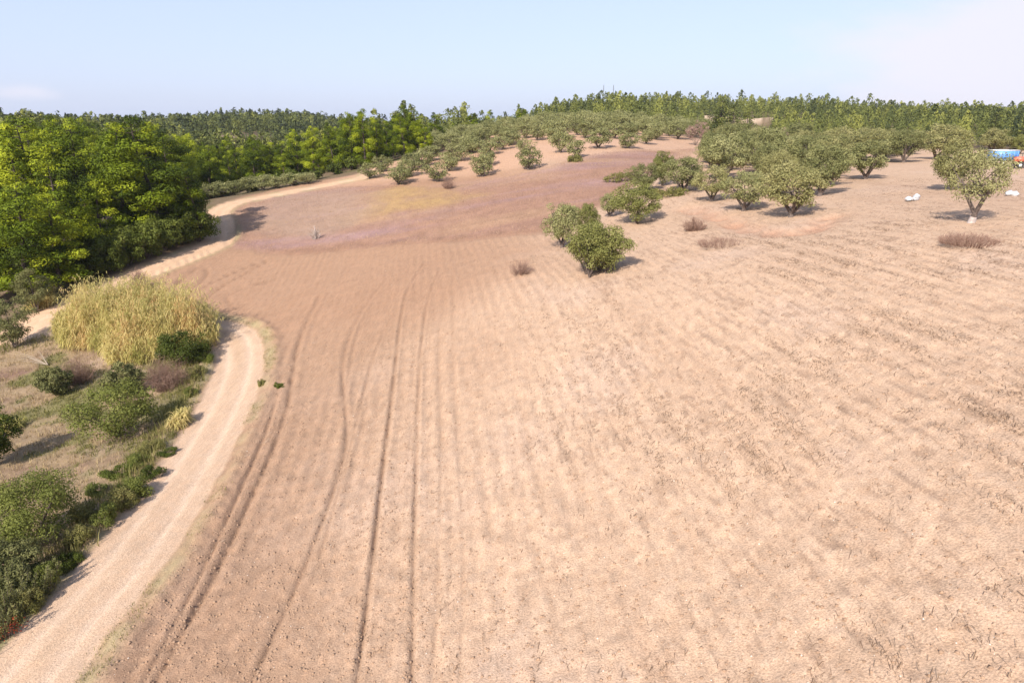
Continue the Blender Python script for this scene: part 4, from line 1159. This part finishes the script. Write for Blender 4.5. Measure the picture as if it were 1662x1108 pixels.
# ------------------------------------------------------------------ ground cover
def cover(name, mat, label, cat, P, seed, hr, wd, blades, spread=.12, flat=0.0, tintf=None):
    """tufts of thin blades, joined"""
    rng = np.random.default_rng(seed); n = len(P)
    z = survey(P[:, 0], P[:, 1], False)
    Pb = np.repeat(np.column_stack([P, z - .01]), blades, 0); m = n * blades
    ph = rng.uniform(0, 6.283, m); h = rng.uniform(*hr, m) * np.repeat(rng.uniform(.6, 1.25, n), blades)
    base = Pb + np.stack([rng.normal(size=m) * spread, rng.normal(size=m) * spread, np.zeros(m)], 1)
    lean = rng.uniform(.1, .7, m) + flat * rng.uniform(.3, 2.5, m)
    tip = base + np.stack([np.cos(ph) * h * lean, np.sin(ph) * h * lean, h * (1 - .85 * min(flat, 1) * rng.uniform(.5, 1, m))], 1)
    s_ = np.stack([-np.sin(ph), np.cos(ph), 0 * ph], 1) * wd
    mid = (base + tip) / 2 + np.stack([0 * ph, 0 * ph, h * .12], 1)
    V = np.stack([base - s_, base + s_, mid + s_ * .8, mid - s_ * .8, tip], 1).reshape(-1, 3)
    i0 = np.arange(m)[:, None] * 5
    T = np.repeat(np.clip((rng.uniform(.1, .9, n) if tintf is None else tintf(P) + rng.normal(size=n) * .15), 0, 1), blades)
    T = np.repeat(np.clip(T + rng.normal(size=m) * .12, 0, 1), 5)
    link(name, make_mesh(name, V, F4=i0 + np.array([0, 1, 2, 3]), F3=i0 + np.array([3, 2, 4]), mats=[mat], attrs={'tint': T}), kind='stuff', label=label, category=cat)
rc_ = np.random.default_rng(31)
def in_box(n, x0, x1, y0, y1): return np.column_stack([rc_.uniform(x0, x1, n), rc_.uniform(y0, y1, n)])
P = in_box(60000, -62, -14, 10, 66)
P = P[(sdf(P[:, 0], P[:, 1], SCRUB) > .15) & (seg_dist(P[:, 0], P[:, 1], ROAD1) > 2.2) & (sdf(P[:, 0], P[:, 1], REEDPOLY) < .3)]
gn = fbm(P[:, 0] / 4, P[:, 1] / 4, 141, 4); dr_ = seg_dist(P[:, 0], P[:, 1], ROAD1)
green = (gn > .2) | ((dr_ < 4.6) & (gn > -.05) )
Pd, Pg = P[~green], P[green]
cover('dry_grass', M_dry, 'dry brown grass and weeds on the slope left of the track', 'grass', Pd[:14000], 41, (.1, .34), .011, 5)
cover('green_weeds', M_weed, 'yellow-green weeds in patches on the left slope and along the track edge', 'weeds', Pg[:9000], 42, (.08, .28), .016, 6)
Pt = P[(dr_ < 4.2) & (rc_.uniform(size=len(P)) < .25)]
cover('track_edge_grass', M_weed, 'taller rough grass on the left lip of the track', 'grass', Pt, 43, (.3, .7), .016, 9, .2)
Q = in_box(60000, -55, 42, 66, 152); Q = Q[sdf(Q[:, 0], Q[:, 1], MEADOW) > .5]
Pv = in_box(30000, -32, -8, 10, 66); dv = seg_dist(Pv[:, 0], Pv[:, 1], ROAD1)
Pv = Pv[(dv > 1.9) & (dv < 2.9) & (sdf(Pv[:, 0], Pv[:, 1], SCRUB) < 0) & (fbm(Pv[:, 0] / 2.5, Pv[:, 1] / 2.5, 191, 3) > -.1)]
cover('verge_grass', M_weed, 'thin yellow-green grass strip between the farm track and the turned soil', 'grass', Pv[:1500], 45, (.03, .13), .009, 6, .12)
M_mead = leaf_mat('dry meadow grass', [(.22, .13, .10), (.36, .23, .16), (.52, .36, .19)], .2, objvar=0)
cover('meadow_grass', M_mead, 'sparse dry purplish and straw coloured grass standing on the meadow', 'grass', Q[:24000], 44, (.04, .20), .014, 3, .5,
      tintf=lambda P: .42 + .5 * fbm(P[:, 0] / 16, P[:, 1] / 5, 113, 4) + .2 * (sdf(P[:, 0], P[:, 1], YELLOW) > -2))
# dead stalks lying in the field along the rows
def field_points(n, f):
    th = rc_.uniform(R(-40), R(44), n); r = np.exp(rc_.uniform(math.log(13), math.log(95), n))
    P = np.column_stack([r * np.sin(th), r * np.cos(th)])
    x, y = P[:, 0], P[:, 1]
    ok = (sdf(x, y, MEADOW) < -1) & (sdf(x, y, SCRUB) < -.5) & (sdf(x, y, WOOD) < -1) & (seg_dist(x, y, ROAD1) > 2.6) & (seg_dist(x, y, ROAD2) > 2.6)
    P = P[ok]; return P[f(P)]
def stalk_density(P):
    x, y = P[:, 0], P[:, 1]; s, l = rowcoord(x, y)
    row = .5 + .5 * np.cos((s + .5 * fbm(s / 4, l / 9, 93, 2)) * 2 * math.pi / 1.56)
    pat = sst(-.15, .45, fbm(x / 4.5, y / 6, 92, 3)); right = sst(-2, 12, x)
    return rc_.uniform(size=len(x)) < (.12 + .88 * row ** 1.5) * (.08 + .5 * pat) * (.10 + .9 * right) * sst(8, 22, np.hypot(x, y) ) * (.35 + 1.1 * sst(18, 34, np.hypot(x, y)))
P = field_points(150000, stalk_density); print('stalks', len(P))
P = P[:26000]
def stalks(P, seed):
    rng = np.random.default_rng(seed); n = len(P); z = survey(P[:, 0], P[:, 1], False)
    blades = 4; m = n * blades; b = np.repeat(np.column_stack([P, z]), blades, 0)
    ang = math.pi / 2 - ROW_AZ + rng.normal(size=m) * .9
    d = np.stack([np.cos(ang), np.sin(ang), rng.uniform(.0, .22, m)], 1); L = rng.uniform(.05, .34, (m, 1))
    al = rng.normal(size=m) * .36; ac = rng.normal(size=m) * .08
    base = b + np.stack([al * math.sin(ROW_AZ) + ac, al * math.cos(ROW_AZ), 0 * al + .03], 1)
    tip = base + d * L; mid = (base + tip) / 2 + rng.normal(size=(m, 3)) * .03 + (0, 0, .03)
    s_ = np.stack([-np.sin(ang), np.cos(ang), 0 * ang], 1) * .0065; up = np.array([0, 0, .009])
    V = np.stack([base - s_, base + s_ + up, mid + s_ + up, mid - s_, tip], 1).reshape(-1, 3); i0 = np.arange(m)[:, None] * 5
    T = np.repeat(np.clip(np.repeat(rng.uniform(0, .7, n), blades) + rng.normal(size=m) * .15 + (rng.uniform(size=m) > .9) * .5, 0, 1), 5)
    link('dead_stalks', make_mesh('dead_stalks', V, F4=i0 + np.array([0, 1, 2, 3]), F3=i0 + np.array([3, 2, 4]), mats=[M_stalk], attrs={'tint': T}), kind='stuff', label='dead dark stalks strewn along the old crop rows of the field', category='stalks')
stalks(P, 51)
# clods and pale stones
ico = np.array([(1,0,0),(-1,0,0),(0,1,0),(0,-1,0),(0,0,1),(0,0,-1)], float)
icf = np.array([(0,2,4),(2,1,4),(1,3,4),(3,0,4),(2,0,5),(1,2,5),(3,1,5),(0,3,5)])
def lumps(name, mat, label, cat, P, size, seed):
    rng = np.random.default_rng(seed); n = len(P); z = survey(P[:, 0], P[:, 1], False)
    s = size[0] + (size[1] - size[0]) * rng.uniform(size=(n, 1, 1)) ** 3
    V = ico[None] * rng.uniform(.6, 1.2, (n, 6, 3)) * s; a = rng.uniform(0, 6.28, n); c, q = np.cos(a)[:, None], np.sin(a)[:, None]
    V = np.stack([V[..., 0] * c - V[..., 1] * q, V[..., 0] * q + V[..., 1] * c, V[..., 2] * .7], -1) + np.column_stack([P, z + .0])[:, None]
    F = (np.arange(n)[:, None, None] * 6 + icf[None]).reshape(-1, 3)
    link(name, make_mesh(name, V.reshape(-1, 3), F3=F, mats=[mat]), kind='stuff', label=label, category=cat)
def clod_d(P):
    x, y = P[:, 0], P[:, 1]; left = sst(4, -14, x); tr = np.full(len(x), 1e9)
    for pts, w, d in TRACKS[:6]: tr = np.minimum(tr, seg_dist(x, y, pts))
    return rc_.uniform(size=len(x)) < .22 + .4 * left + .5 * np.exp(-(tr / .5) ** 2)
P = field_points(90000, clod_d); lumps('clods', M_clod, 'small brown clods of turned soil all over the field', 'clods', P[:34000], (.015, .095), 61)
P = field_points(5200, lambda P: rc_.uniform(size=len(P)) < .35); lumps('pale_stones', M_stone, 'small pale stones and chalky crumbs scattered over the field', 'stones', P, (.012, .045), 62)
